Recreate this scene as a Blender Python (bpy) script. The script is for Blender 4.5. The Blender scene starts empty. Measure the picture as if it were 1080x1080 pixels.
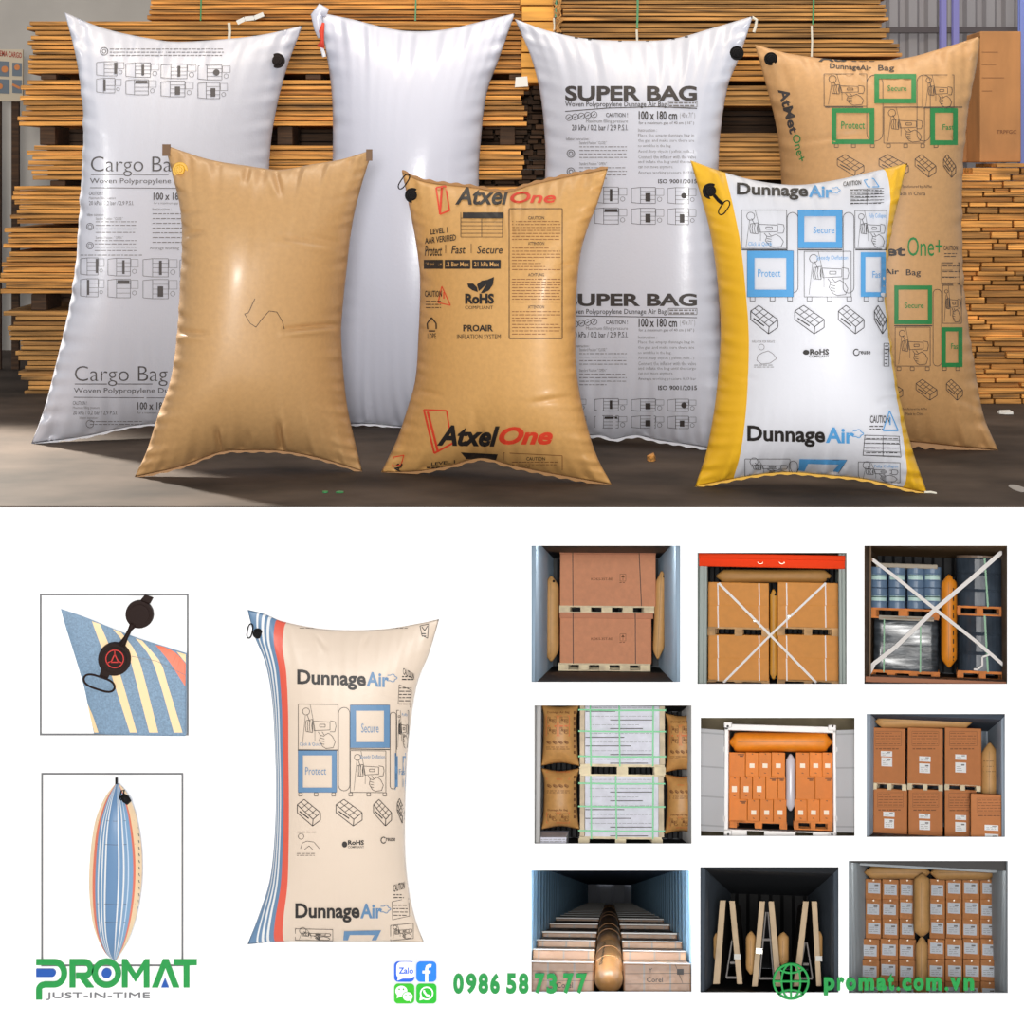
import bpy, math, random
import numpy as np
from mathutils import Matrix, Vector
from mathutils.geometry import tessellate_polygon
random.seed(7)
SC = bpy.context.scene
COL = SC.collection
# ---------------- camera, world, lamps, exposure ----------------
FPX, HX, HY = 2400.0, 540.0, 182.0        # focal length and horizon of the photograph in pixels of 1080
CAM = Vector((0, -7.5, 1.1))
cd = bpy.data.cameras.new('camera'); cam = bpy.data.objects.new('camera', cd); COL.objects.link(cam)
cam.location = CAM; cam.rotation_euler = (math.pi/2, 0, 0)
cd.sensor_width = 36; cd.lens = 36*FPX/1080; cd.shift_y = -(540-HY)/1080; cd.clip_end = 200
SC.camera = cam
w = bpy.data.worlds.new('world'); SC.world = w; w.use_nodes = True
w.node_tree.nodes['Background'].inputs[0].default_value = (0.93, 0.96, 1.0, 1)
w.node_tree.nodes['Background'].inputs[1].default_value = 0.5
def lamp(kind, name, loc, target, energy, col=(1, 1, 1), **k):
    l = bpy.data.lights.new(name, kind); l.energy = energy; l.color = col
    for a, b in k.items(): setattr(l, a, b)
    o = bpy.data.objects.new(name, l); COL.objects.link(o); o.location = loc
    o.rotation_euler = (Vector(target)-Vector(loc)).to_track_quat('-Z', 'Y').to_euler()
    return o
lamp('AREA', 'camera_fill', (-0.1, -8.7, 1.38), (0.2, 0, -0.1), 640, (1, 0.98, 0.95), shape='DISK', size=0.7)  # added fill light behind the camera, brightens the wall and niches
lamp('SPOT', 'warehouse_lamp', (-3.5, 4.1, 2.5), (-2.15, 0.9, 0), 2700, (1, 0.93, 0.82), spot_size=math.radians(36), shadow_soft_size=0.18, spot_blend=0.5)
lamp('AREA', 'ceiling_lamp', (0.6, 1.6, 3.6), (0.5, 2.4, 0), 75, (1, 0.86, 0.68), shape='RECTANGLE', size=5.0, size_y=0.5)
SC.view_settings.view_transform = 'Standard'; SC.view_settings.look = 'None'
SC.view_settings.gamma = 1; SC.view_settings.use_curve_mapping = False
SC.view_settings.exposure = 0.0

# ---------------- helpers ----------------
def lin(c):
    r = []
    for v in c:
        v = v/255.0
        r.append(v/12.92 if v <= .04045 else ((v+.055)/1.055)**2.4)
    return tuple(r)+(1,)
class Frame:
    """a local space: x right, y away from the viewer, z up"""
    def __init__(s, M=None):
        s.M = M or Matrix.Identity(4); s.Mi = s.M.inverted(); s.c = s.Mi @ CAM; s.R = s.Mi.to_3x3()
    def L(s, px, py, y):
        d = s.R @ Vector(((px-HX)/FPX, 1, -(py-HY)/FPX)); t = (y-s.c.y)/d.y
        return s.c+d*t
    def proj(s, v):
        q = s.M @ Vector(v)
        return HX+FPX*q.x/(q.y-CAM.y), HY-FPX*(q.z-CAM.z)/(q.y-CAM.y)
WORLD = Frame()
def niche_frame(px, py, apx=None, apy=None, back=0.2):
    C = WORLD.L(px, py, 0)
    d = (WORLD.L(apx if apx else px, apy if apy else py, 0)-CAM).normalized()
    e = (C-CAM).normalized()
    x = d.cross(Vector((0, 0, 1))).normalized(); z = x.cross(d).normalized()
    M = Matrix((x, d, z)).transposed().to_4x4(); M.translation = C+e*back
    return Frame(M)

MATS = {}
def mat(name, rgb, rough=0.6, var=0.0, bump=0.0, scale=20.0, rnd=0.0, metal=0.0, stretch=None, coat=0.0, spec=0.5, alpha=1.0, trans=0.0, coord='Object', weave=0, var_rgb=None, rim=None):
    if name in MATS: return MATS[name]
    m = bpy.data.materials.new(name); m.use_nodes = True; nt = m.node_tree; N = nt.nodes; K = nt.links
    b = N['Principled BSDF']; b.inputs['Base Color'].default_value = lin(rgb); b.inputs['Roughness'].default_value = rough
    b.inputs['Metallic'].default_value = metal; b.inputs['Specular IOR Level'].default_value = spec
    b.inputs['Coat Weight'].default_value = coat; b.inputs['Coat Roughness'].default_value = .2
    b.inputs['Alpha'].default_value = alpha; b.inputs['Transmission Weight'].default_value = trans
    tc = N.new('ShaderNodeTexCoord'); mp = N.new('ShaderNodeMapping'); K.new(tc.outputs[coord], mp.inputs[0])
    if stretch: mp.inputs['Scale'].default_value = stretch
    col = None
    if var or bump:
        ns = N.new('ShaderNodeTexNoise'); ns.inputs['Scale'].default_value = scale; ns.inputs['Detail'].default_value = 5
        K.new(mp.outputs[0], ns.inputs['Vector'])
        if rnd:
            oi = N.new('ShaderNodeObjectInfo'); ad = N.new('ShaderNodeVectorMath'); ad.operation = 'SCALE'
            K.new(oi.outputs['Random'], ad.inputs['Scale']); ad.inputs[0].default_value = (37, 11, 23)
            a2 = N.new('ShaderNodeVectorMath'); K.new(mp.outputs[0], a2.inputs[0]); K.new(ad.outputs[0], a2.inputs[1]); K.new(a2.outputs[0], ns.inputs['Vector'])
        if var:
            mx = N.new('ShaderNodeMix'); mx.data_type = 'RGBA'
            lo = var_rgb or tuple(max(0, v*(1-var)) for v in rgb); hi = tuple(min(255, v*(1+var*.5)) for v in rgb)
            mx.inputs[6].default_value = lin(lo); mx.inputs[7].default_value = lin(hi)
            rr = N.new('ShaderNodeMapRange'); rr.inputs[1].default_value = .3; rr.inputs[2].default_value = .7
            K.new(ns.outputs[0], rr.inputs[0]); K.new(rr.outputs[0], mx.inputs[0]); col = mx.outputs[2]
        if bump:
            bp = N.new('ShaderNodeBump'); bp.inputs['Strength'].default_value = bump; bp.inputs['Distance'].default_value = .01
            src = ns.outputs[0]
            if weave:
                wv = N.new('ShaderNodeTexWave'); wv.inputs['Scale'].default_value = weave; wv.inputs['Distortion'].default_value = .6
                wv.bands_direction = 'X'; K.new(tc.outputs['Object'], wv.inputs[0])
                ma = N.new('ShaderNodeMath'); K.new(ns.outputs[0], ma.inputs[0])
                m2 = N.new('ShaderNodeMath'); m2.operation = 'MULTIPLY'; K.new(wv.outputs[1], m2.inputs[0]); m2.inputs[1].default_value = .12
                K.new(m2.outputs[0], ma.inputs[1]); src = ma.outputs[0]
            K.new(src, bp.inputs['Height']); K.new(bp.outputs[0], b.inputs['Normal'])
    if rnd:
        hv = N.new('ShaderNodeHueSaturation'); oi = N.new('ShaderNodeObjectInfo')
        mr = N.new('ShaderNodeMapRange'); mr.inputs[3].default_value = 1-rnd; mr.inputs[4].default_value = 1+rnd
        K.new(oi.outputs['Random'], mr.inputs[0]); K.new(mr.outputs[0], hv.inputs['Value'])
        if col: K.new(col, hv.inputs['Color'])
        else: hv.inputs['Color'].default_value = lin(rgb)
        col = hv.outputs[0]
    if col: K.new(col, b.inputs['Base Color'])
    MATS[name] = m; return m
def stripe_mat(name, stops, rough=.5, bump=.1):
    m = bpy.data.materials.new(name); m.use_nodes = True; nt = m.node_tree; N = nt.nodes; K = nt.links
    b = N['Principled BSDF']; b.inputs['Roughness'].default_value = rough
    uv = N.new('ShaderNodeUVMap'); uv.uv_map = 'UVMap'; sp = N.new('ShaderNodeSeparateXYZ'); K.new(uv.outputs[0], sp.inputs[0])
    r = N.new('ShaderNodeValToRGB'); r.color_ramp.interpolation = 'CONSTANT'
    e = r.color_ramp.elements
    e[0].position = stops[0][0]; e[0].color = lin(stops[0][1]); e[1].position = stops[1][0]; e[1].color = lin(stops[1][1])
    for p, c in stops[2:]:
        q = e.new(p); q.color = lin(c)
    K.new(sp.outputs[0], r.inputs[0]); K.new(r.outputs[0], b.inputs['Base Color'])
    tc = N.new('ShaderNodeTexCoord'); ns = N.new('ShaderNodeTexNoise'); ns.inputs['Scale'].default_value = 60; K.new(tc.outputs['Object'], ns.inputs[0])
    bp = N.new('ShaderNodeBump'); bp.inputs['Strength'].default_value = bump; bp.inputs['Distance'].default_value = .004
    K.new(ns.outputs[0], bp.inputs['Height']); K.new(bp.outputs[0], b.inputs['Normal'])
    return m

class MB:
    def __init__(s): s.v = []; s.f = []; s.uv = None
    def add(s, vs, fs):
        n = len(s.v); s.v += [tuple(q) for q in vs]; s.f += [tuple(i+n for i in f) for f in fs]; return s
    def box(s, x0, x1, y0, y1, z0, z1):
        return s.add([(x0,y0,z0),(x1,y0,z0),(x1,y1,z0),(x0,y1,z0),(x0,y0,z1),(x1,y0,z1),(x1,y1,z1),(x0,y1,z1)],
                     [(0,3,2,1),(4,5,6,7),(0,1,5,4),(1,2,6,5),(2,3,7,6),(3,0,4,7)])
    def hexa(s, a, b):   # two quads (front, back)
        return s.add(list(a)+list(b), [(0,1,2,3),(7,6,5,4),(0,4,5,1),(1,5,6,2),(2,6,7,3),(3,7,4,0)])
    def prism(s, pts, y0, y1):  # pts (x,z) outline
        n = len(pts); vs = [(x, y0, z) for x, z in pts]+[(x, y1, z) for x, z in pts]
        t = tessellate_polygon([[Vector((x, z, 0)) for x, z in pts]])
        fs = [tuple(q) for q in t]+[tuple(i+n for i in reversed(q)) for q in t]+[(i, (i+1) % n, (i+1) % n+n, i+n) for i in range(n)]
        return s.add(vs, fs)
    def tube(s, path, r, n=8, closed=False):
        P = [Vector(p) for p in path]; m = len(P); rings = []
        for i, p in enumerate(P):
            a = P[(i-1) % m] if (closed or i > 0) else p; b = P[(i+1) % m] if (closed or i < m-1) else p
            t = (b-a).normalized(); up = Vector((0, 1, 0)) if abs(t.y) < .9 else Vector((1, 0, 0))
            x = t.cross(up).normalized(); y = x.cross(t)
            rr = r[i] if isinstance(r, (list, tuple)) else r
            rings.append([p+(x*math.cos(2*math.pi*k/n)+y*math.sin(2*math.pi*k/n))*rr for k in range(n)])
        vs = [v for g in rings for v in g]; fs = []
        for i in range(m if closed else m-1):
            j = (i+1) % m
            for k in range(n): fs.append((i*n+k, i*n+(k+1) % n, j*n+(k+1) % n, j*n+k))
        if not closed: fs += [tuple(reversed(range(n))), tuple((m-1)*n+k for k in range(n))]
        return s.add(vs, fs)
    def cyl(s, a, b, r, n=20, r2=None): return s.tube([a, b], [r, r if r2 is None else r2], n)
    def ribbon(s, path, w, t=.002):  # flat strap in the xz plane, thickness t in y
        P = [Vector(p) for p in path]
        for a, b in zip(P[:-1], P[1:]):
            d = b-a; nrm = Vector((-d.z, 0, d.x)).normalized()*w/2; o = Vector((0, t, 0))
            s.hexa([a-nrm, b-nrm, b+nrm, a+nrm], [a-nrm+o, b-nrm+o, b+nrm+o, a+nrm+o])
        return s
def link(o): COL.objects.link(o); return o
def mk(name, mb, m, parent=None, base=(0, 0, 0), smooth=False, bevel=0):
    me = bpy.data.meshes.new(name); bx, by, bz = base
    me.from_pydata([(x-bx, y-by, z-bz) for x, y, z in mb.v], [], mb.f)
    if mb.uv is not None:
        L = me.uv_layers.new(name='UVMap'); idx = np.zeros(len(me.loops), dtype=np.int32); me.loops.foreach_get('vertex_index', idx)
        L.data.foreach_set('uv', np.asarray(mb.uv, dtype=np.float32)[idx].ravel())
    for mm in (m if isinstance(m, (list, tuple)) else [m]): me.materials.append(mm)
    if smooth: me.polygons.foreach_set('use_smooth', [True]*len(me.polygons))
    me.update(); o = link(bpy.data.objects.new(name, me))
    if parent is not None: o.parent = parent
    if bevel:
        b = o.modifiers.new('bevel', 'BEVEL'); b.width = bevel; b.segments = 2; b.limit_method = 'ANGLE'
    return o
def tag(o, label=None, cat=None, group=None, kind=None):
    if label: o['label'] = label
    if cat: o['category'] = cat
    if group: o['group'] = group
    if kind: o['kind'] = kind
    return o
class Thing:
    def __init__(s, fr, base, name, label, cat, group=None):
        s.fr = fr; s.base = Vector(base); s.root = link(bpy.data.objects.new(name, None)); s.root.empty_display_size = .05
        s.root.matrix_world = fr.M @ Matrix.Translation(s.base); tag(s.root, label, cat, group)
    def part(s, name, mb, m, parent=None, label=None, smooth=False, bevel=0, kind=None):
        if not mb.v: return None
        o = mk(name, mb, m, parent or s.root, s.base, smooth, bevel); tag(o, label, kind=kind); return o
def solo(fr, base, name, mb, m, label=None, cat=None, group=None, kind=None, smooth=False, bevel=0):
    o = mk(name, mb, m, None, base, smooth, bevel); o.matrix_world = fr.M @ Matrix.Translation(Vector(base))
    return tag(o, label, cat, group, kind)

# ---------------- flat printing (drawn in photograph pixels, laid onto a surface) ----------------
_tc = {}
def text_mesh(s, bold=0.0, shear=0.0, res=2):
    k = (s, bold, shear, res)
    if k not in _tc:
        cu = bpy.data.curves.new('t', 'FONT'); cu.body = s; cu.offset = bold; cu.shear = shear; cu.resolution_u = res; cu.fill_mode = 'FRONT'
        o = bpy.data.objects.new('t', cu); link(o); bpy.context.view_layer.update()
        me = bpy.data.meshes.new_from_object(o.evaluated_get(bpy.context.evaluated_depsgraph_get()))
        v = np.array([(q.co.x, q.co.y) for q in me.vertices]) if len(me.vertices) else np.zeros((0, 2))
        f = [tuple(p.vertices) for p in me.polygons]
        bpy.data.meshes.remove(me); bpy.data.objects.remove(o); bpy.data.curves.remove(cu)
        if len(v):
            mn, mx = v.min(0), v.max(0); v = (v-mn)/(mx-mn)
        _tc[k] = (v, f)
    return _tc[k]
class Ink:
    def __init__(s): s.v = []; s.f = []; s.isl = []
    def add(s, vs, fs):
        n = len(s.v); s.isl += [len(set(s.isl[-1:])) and s.isl[-1]+1 or 1]*len(vs); s.v += [tuple(q) for q in vs]; s.f += [tuple(i+n for i in f) for f in fs]
    def text(s, t, x0, y0, x1, y1, bold=0.0, shear=0.0, res=2, sl=0.0, quad=None):
        v, f = text_mesh(t, bold, shear, res)
        if quad:
            a, b, c, d = [np.array(q, float) for q in quad]   # top-left, top-right, bottom-right, bottom-left
            u = v[:, :1]; w_ = v[:, 1:]
            s.add((a*(1-u)*w_+b*u*w_+c*u*(1-w_)+d*(1-u)*(1-w_)).tolist(), f)
        else: s.add([(x0+(x1-x0)*a, y1-(y1-y0)*b+sl*(x1-x0)*a) for a, b in v], f)
    def seg(s, a, b, w):
        a = np.array(a, float); b = np.array(b, float); L = np.linalg.norm(b-a)
        if L < 1e-6: return
        n = max(1, int(L/7)); d = (b-a)/L; q = np.array((-d[1], d[0]))*w/2
        vs = []; fs = []
        for i in range(n+1):
            p = a+(b-a)*i/n; vs += [p-q, p+q]
            if i: fs.append((2*i-2, 2*i-1, 2*i+1, 2*i))
        s.add(vs, fs)
    def line(s, pts, w=.6, closed=False):
        P = list(pts)+([pts[0]] if closed else [])
        for a, b in zip(P[:-1], P[1:]): s.seg(a, b, w)
    def rect(s, x0, y0, x1, y1, w=.6, sl=0.0):
        h = sl*(x1-x0); s.line([(x0, y0), (x1, y0+h), (x1, y1+h), (x0, y1)], w, True)
    def fill(s, x0, y0, x1, y1, sl=0.0):
        nx = max(1, int((x1-x0)/6)); ny = max(1, int((y1-y0)/6)); vs = []; fs = []
        for j in range(ny+1):
            for i in range(nx+1): vs.append((x0+(x1-x0)*i/nx, y0+(y1-y0)*j/ny+sl*(x1-x0)*i/nx))
        for j in range(ny):
            for i in range(nx): a = j*(nx+1)+i; fs.append((a, a+1, a+nx+2, a+nx+1))
        s.add(vs, fs)
    def ring(s, cx, cy, r, w=.6, n=16, ry=None): s.line([(cx+r*math.cos(2*math.pi*k/n), cy+(ry or r)*math.sin(2*math.pi*k/n)) for k in range(n)], w, True)
    def disc(s, cx, cy, r, n=18, ry=None):
        s.add([(cx, cy)]+[(cx+r*math.cos(2*math.pi*k/n), cy+(ry or r)*math.sin(2*math.pi*k/n)) for k in range(n)], [(0, k+1, (k+1) % n+1) for k in range(n)])
    def poly(s, pts):
        t = tessellate_polygon([[Vector((x, y, 0)) for x, y in pts]]); s.add(pts, [tuple(q) for q in t])
    def frame(s, x0, y0, x1, y1, b, sl=0.0):
        s.fill(x0, y0, x1, y0+b, sl); s.fill(x0, y1-b, x1, y1, sl)
        s.fill(x0, y0+b, x0+b, y1-b, 0); s.fill(x1-b, y0+b+sl*(x1-x0), x1, y1-b+sl*(x1-x0), 0)
    def greek(s, x0, y0, x1, y1, n, h=.8, seed=1, full=.85):
        rg = random.Random(seed)
        for i in range(n):
            y = y0+(y1-y0)*(i+.5)/n; x = x0; end = x1 if rg.random() < full else x0+(x1-x0)*rg.uniform(.4, .8)
            while x < end-1:
                L = rg.uniform(2, 6); s.seg((x, y), (min(x+L, end), y), h); x += L+1.0
    # drawings that recur on the bags
    def gun(s, x0, y0, x1, y1, sl=0.0, w=.55):
        W, H = x1-x0, y1-y0
        p = lambda a, b: (x0+W*a, y0+H*b+sl*W*a)
        s.line([p(0, 0), p(1, 0), p(1, 1), p(0, 1)], w, True)
        c = p(.2, .16); s.ring(c[0], c[1], W*.09, w, 10); s.line([p(.22, .22), p(.3, .4)], w)
        s.line([p(.1, .95), p(.18, .25)], w*.7); s.line([p(.3, 0), p(.42, .55), p(.42, .8)], w*.7)
        for a in (.2, .25, .3, .36): s.line([p(a, .36), p(a-.02, .48), p(a, .6)], w)
        s.line([p(.2, .36), p(.36, .33), p(.36, .62), p(.2, .6)], w)
        s.line([p(.38, .37), p(.8, .39), p(.8, .56), p(.4, .58)], w, True); s.line([p(.54, .44), p(.68, .44), p(.68, .5), p(.54, .5)], w, True)
        s.line([p(.8, .36), p(.93, .38), p(.95, .48), p(.92, .6), p(.8, .6)], w)
        s.line([p(.5, .6), p(.56, .68), p(.53, .8), p(.62, .93), p(.7, .97), p(.88, .95), p(.93, .82), p(.86, .7), p(.76, .63), p(.66, .68), p(.6, .6)], w)
        for k in range(4): s.line([p(.56, .68+.06*k), p(.66, .7+.06*k)], w)
    def iso(s, x0, y0, x1, y1, w=.6):
        W, H = x1-x0, y1-y0; p = lambda a, b: (x0+W*a, y0+H*b)
        s.line([p(0, .2), p(.3, 0), p(1, .5), p(.68, .75)], w, True); s.line([p(0, .2), p(0, .5), p(.66, 1), p(.68, .75)], w)
        s.line([p(1, .5), p(1, .78), p(.66, 1)], w)
        for k in (.25, .5, .75): s.line([p(.68*k, .2+.55*k), p(.3+.7*k, .5*k)], w*.8)
        s.line([p(.15, .1), p(.84, .62)], w*.8); s.line([p(.1, .45), p(.5, .72)], w*1.5)
    def picto(s, x0, y0, x1, y1, k=0, w=.5):
        W = x1-x0; H = y1-y0; a = x0+W*.28; b = x0+W*.74
        s.line([(a, y0), (x0, y0+1), (x0, y1-1), (a, y1)], w); s.rect(a, y0, b, y1, w)
        s.rect(b+.6, y0+1, x1, y0+H*.5, w*.7); s.ring((b+x1)/2, y0+H*.74, W*.07, w*.8, 8)
        for j in range(1, 4): s.line([(a, y0+H*j/4), (b, y0+H*j/4)], w*.8)
        c = (a+b)/2
        if k == 0: s.fill(c-W*.04, y0+2, c+W*.04, y1-2)
        elif k == 1: s.fill(b-W*.1, y0+1, b, y1-2)
        elif k == 2: s.fill(a+1, y0+1, b-1, y0+H*.25)
        elif k == 3: s.disc(c+2, y0+H*.5, W*.1)
        elif k == 4: s.fill(c-W*.08, y0+H*.35, c+W*.08, y1-2)
        else: s.fill(a, y0+1, a+W*.09, y1-2)
    def build(s, name, mapper, m, T, parent=None, label=None):
        if not s.v: return
        V = list(s.v); Fc = list(s.f)
        for _ in range(4):          # split long pieces so they follow a curved surface
            out = []; cache = {}; hit = False
            def mid(i, j):
                q = (min(i, j), max(i, j))
                if q not in cache: V.append(((V[i][0]+V[j][0])/2, (V[i][1]+V[j][1])/2)); cache[q] = len(V)-1
                return cache[q]
            for f in Fc:
                n = len(f); mx = max(abs(V[f[i]][0]-V[f[i-1]][0])+abs(V[f[i]][1]-V[f[i-1]][1]) for i in range(n))
                if mx > 4.6 and n == 3:
                    a, b, c = f; ab, bc, ca = mid(a, b), mid(b, c), mid(c, a); out += [(a, ab, ca), (ab, b, bc), (ca, bc, c), (ab, bc, ca)]; hit = True
                elif mx > 4.6 and n > 4:
                    out += [(f[0], f[i], f[i+1]) for i in range(1, n-1)]; hit = True
                else: out.append(f)
            Fc = out
            if not hit: break
        mb = MB(); mb.v = [tuple(p) for p in mapper(V)]; mb.f = Fc
        return T.part(name, mb, m, parent, label)
def solid(ik, fr, y0, y1):      # thick cut-out lettering
    mb = MB(); n = len(ik.v); a = [tuple(fr.L(x, y, y0-.0004*(k % 5))) for (x, y), k in zip(ik.v, ik.isl)]; b = [(p[0], y1, p[2]) for p in a]
    ed = {}
    for f in ik.f:
        for i in range(len(f)):
            q = (f[i-1], f[i]); k = (min(q), max(q)); ed[k] = None if k in ed else q
    fs = list(ik.f)+[tuple(i+n for i in reversed(f)) for f in ik.f]+[(q[1], q[0], q[0]+n, q[1]+n) for q in ed.values() if q]
    return mb.add(a+b, fs)
def flat_map(fr, y): return lambda V: [fr.L(a, b, y) for a, b in V]

# ---------------- inflated bags ----------------
def curve(pts, n):
    P = np.array(pts, float); Q = np.vstack([2*P[0]-P[1], P, 2*P[-1]-P[-2]]); out = []
    for i in range(1, len(Q)-2):
        for t in np.linspace(0, 1, 12, endpoint=False):
            a, b, c, d = Q[i-1], Q[i], Q[i+1], Q[i+2]
            out.append(.5*((2*b)+(-a+c)*t+(2*a-5*b+4*c-d)*t*t+(-a+3*b-3*c+d)*t**3))
    out.append(Q[-2]); out = np.array(out)
    s = np.concatenate([[0], np.cumsum(np.linalg.norm(np.diff(out, axis=0), axis=1))]); s /= s[-1]
    q = np.linspace(0, 1, n+1); return np.stack([np.interp(q, s, out[:, 0]), np.interp(q, s, out[:, 1])], 1)
class Bag:
    def __init__(s, fr, top, right, bottom, left, ys, T, nu=110, nv=160, wr=.006, folds=(), seed=1, w=.5, eu=(2.2, .55), ev=(3.0, .8), open_=False, back=1.0):
        s.fr = fr; s.nu, s.nv = nu, nv; rg = np.random.RandomState(seed)
        yTL, yTR, yBR, yBL = ys
        def edge(pts, n, ya, yb):
            c = curve(pts, n); return np.array([fr.L(a, b, ya+(yb-ya)*i/n)[:] for i, (a, b) in enumerate(c)])
        Tp = edge(top, nu, yTL, yTR); Bt = edge(bottom, nu, yBL, yBR); Lf = edge(left, nv, yTL, yBL); Rt = edge(right, nv, yTR, yBR)
        u = np.linspace(0, 1, nu+1)[None, :, None]; v = np.linspace(0, 1, nv+1)[:, None, None]
        G = (1-v)*Tp[None]+v*Bt[None]+(1-u)*Lf[:, None]+u*Rt[:, None]-((1-u)*(1-v)*Tp[0]+u*(1-v)*Tp[-1]+(1-u)*v*Bt[0]+u*v*Bt[-1])
        U, V = u[..., 0]+0*v[..., 0], v[..., 0]+0*u[..., 0]
        if open_: fu = np.sin(U*math.pi/2)**.6; fv = np.sin(V*math.pi/2)**.6
        else: fu = (1-np.abs(2*U-1)**eu[0])**eu[1]; fv = (1-np.abs(2*V-1)**ev[0])**ev[1]
        t = T*fu*fv
        dv = np.minimum(V, 1-V); du = np.minimum(U, 1-U)
        ph = rg.rand(8)*6.28
        pl = sum(np.sin(U*k+ph[i]+1.5*np.sin(U*9+ph[i+3])) for i, k in enumerate((38, 61, 97)))/2
        pu = sum(np.sin(V*k+ph[i+3]+1.2*np.sin(V*11+ph[i])) for i, k in enumerate((70, 118, 171)))/2
        t = t+1.25*wr*pl*np.exp(-dv/.07)*np.minimum(1, dv/.012)*np.minimum(1, du/.06)+wr*1.15*pu*np.exp(-du/.05)*np.minimum(1, du/.008)*np.minimum(1, dv/.05)
        tb = t.copy()
        if folds:
            pr = np.array([[fr.proj((G[j, i, 0], G[j, i, 1]-t[j, i], G[j, i, 2])) for i in range(nu+1)] for j in range(nv+1)])
            for (x0, y0, x1, y1, dep, wd) in folds:
                a = np.array((x0, y0)); b = np.array((x1, y1)); L2 = ((b-a)**2).sum()
                k = np.clip(((pr-a)@(b-a))/L2, 0, 1); dd = np.linalg.norm(pr-(a+k[..., None]*(b-a)), axis=2)
                nr = ((pr-a)@np.array((-(b-a)[1], (b-a)[0])))/math.sqrt(L2)
                en = np.sin(np.clip(k, .02, .98)*math.pi)**.5
                t = t-dep*en*np.minimum(1, du/.05)*(np.exp(-(dd/wd)**2)-.55*np.exp(-((nr-1.8*wd)**2+(dd-np.abs(nr))**2)/(1.3*wd)**2))
        t = np.maximum(t, .2*tb); s.G = G; Fr = G.copy(); Fr[..., 1] -= t; Bk = G.copy(); Bk[..., 1] += tb*back
        s.Fr = Fr; s.pr = np.array([[fr.proj(Fr[j, i]) for i in range(nu+1)] for j in range(nv+1)])
        m = MB(); W = nu+1; m.v = [tuple(p) for p in Fr.reshape(-1, 3)]
        idx = np.arange((nv+1)*W).reshape(nv+1, W); bi = idx.copy(); n = len(m.v)
        arc = np.arccos(np.clip(1-2*U, -1, 1))/math.pi; wl_, wr_ = w if isinstance(w, tuple) else (w, w); ww = np.where(U > .5, wr_, wl_)*np.sin(V*math.pi)**.6; MU = (1-ww)*U+ww*arc
        uv = list(zip(MU.ravel(), V.ravel()))
        for j in range(nv+1):
            for i in range(W):
                if 0 < j < nv and 0 < i < nu or open_:
                    bi[j, i] = n; n += 1; m.v.append(tuple(Bk[j, i])); uv.append((MU[j, i], V[j, i]))
        for j in range(nv):
            for i in range(nu):
                m.f.append((idx[j, i], idx[j+1, i], idx[j+1, i+1], idx[j, i+1]))
                m.f.append((bi[j, i], bi[j, i+1], bi[j+1, i+1], bi[j+1, i]))
        if open_:
            for j in range(nv): m.f.append((idx[j, nu], idx[j+1, nu], bi[j+1, nu], bi[j, nu]))
            for i in range(nu): m.f.append((idx[nv, i+1], idx[nv, i], bi[nv, i], bi[nv, i+1]))
        m.f = [tuple(int(q) for q in f) for f in m.f]; m.uv = uv; s.mb = m
        c = Fr[-1].mean(0); s.base = Vector((G[..., 0].mean(), G[..., 1].mean(), min(G[..., 2].min(), 1e9)))
    def at(s, px, py, off=.003):
        pr = s.pr; nu, nv = s.nu, s.nv
        q = np.array((px, py), float); sub = pr[::4, ::4]; d = ((sub-q)**2).sum(2); j, i = np.unravel_index(d.argmin(), d.shape)
        fu, fv = float(i*4), float(j*4)
        for _ in range(8):
            i0 = int(min(max(fu, 0), nu-1)); j0 = int(min(max(fv, 0), nv-1)); a, b = fu-i0, fv-j0
            p = pr[j0, i0]*(1-a)*(1-b)+pr[j0, i0+1]*a*(1-b)+pr[j0+1, i0]*(1-a)*b+pr[j0+1, i0+1]*a*b
            du = (pr[j0, i0+1]-pr[j0, i0])*(1-b)+(pr[j0+1, i0+1]-pr[j0+1, i0])*b; dv = (pr[j0+1, i0]-pr[j0, i0])*(1-a)+(pr[j0+1, i0+1]-pr[j0, i0+1])*a
            det = du[0]*dv[1]-du[1]*dv[0]
            if abs(det) < 1e-9: break
            e = q-p
            if abs(e[0])+abs(e[1]) < .02: break
            fu = min(max(fu+(e[0]*dv[1]-e[1]*dv[0])/det, 0), nu); fv = min(max(fv+(du[0]*e[1]-du[1]*e[0])/det, 0), nv)
        i0 = int(min(fu, nu-1)); j0 = int(min(fv, nv-1)); a, b = fu-i0, fv-j0; X = s.Fr
        p = X[j0, i0]*(1-a)*(1-b)+X[j0, i0+1]*a*(1-b)+X[j0+1, i0]*(1-a)*b+X[j0+1, i0+1]*a*b
        return (p[0], p[1]-off, p[2])
    def map(s, off=.003): return lambda V: [s.at(a, b, off) for a, b in V]
    def thing(s, name, label, cat, m, group=None):
        T = Thing(s.fr, s.base, name, label, cat, group); s.T = T
        s.body = T.part('bag_body', s.mb, m, smooth=True); return T
    def seam(s, m, sides=('top', 'bottom'), w=.012, th=.0015):
        mb = MB(); G = s.G
        E = {'top': (G[0], (0, 0, 1)), 'bottom': (G[-1], (0, 0, -1)), 'left': (G[:, 0], (-1, 0, 0)), 'right': (G[:, -1], (1, 0, 0))}
        for k in sides:
            P, d = E[k]; d = np.array(d)*w; n = len(P); o = np.array((0, th, 0)); vs = []; fs = []
            for i, p in enumerate(P):
                z = d*(1+.25*math.sin(i*.9))
                vs += [tuple(p-o), tuple(p+z-o), tuple(p+z+o), tuple(p+o)]
                if i:
                    a = 4*(i-1); b = 4*i
                    for q in range(4): fs.append((a+q, a+(q+1) % 4, b+(q+1) % 4, b+q))
            mb.add(vs, fs)
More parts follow.
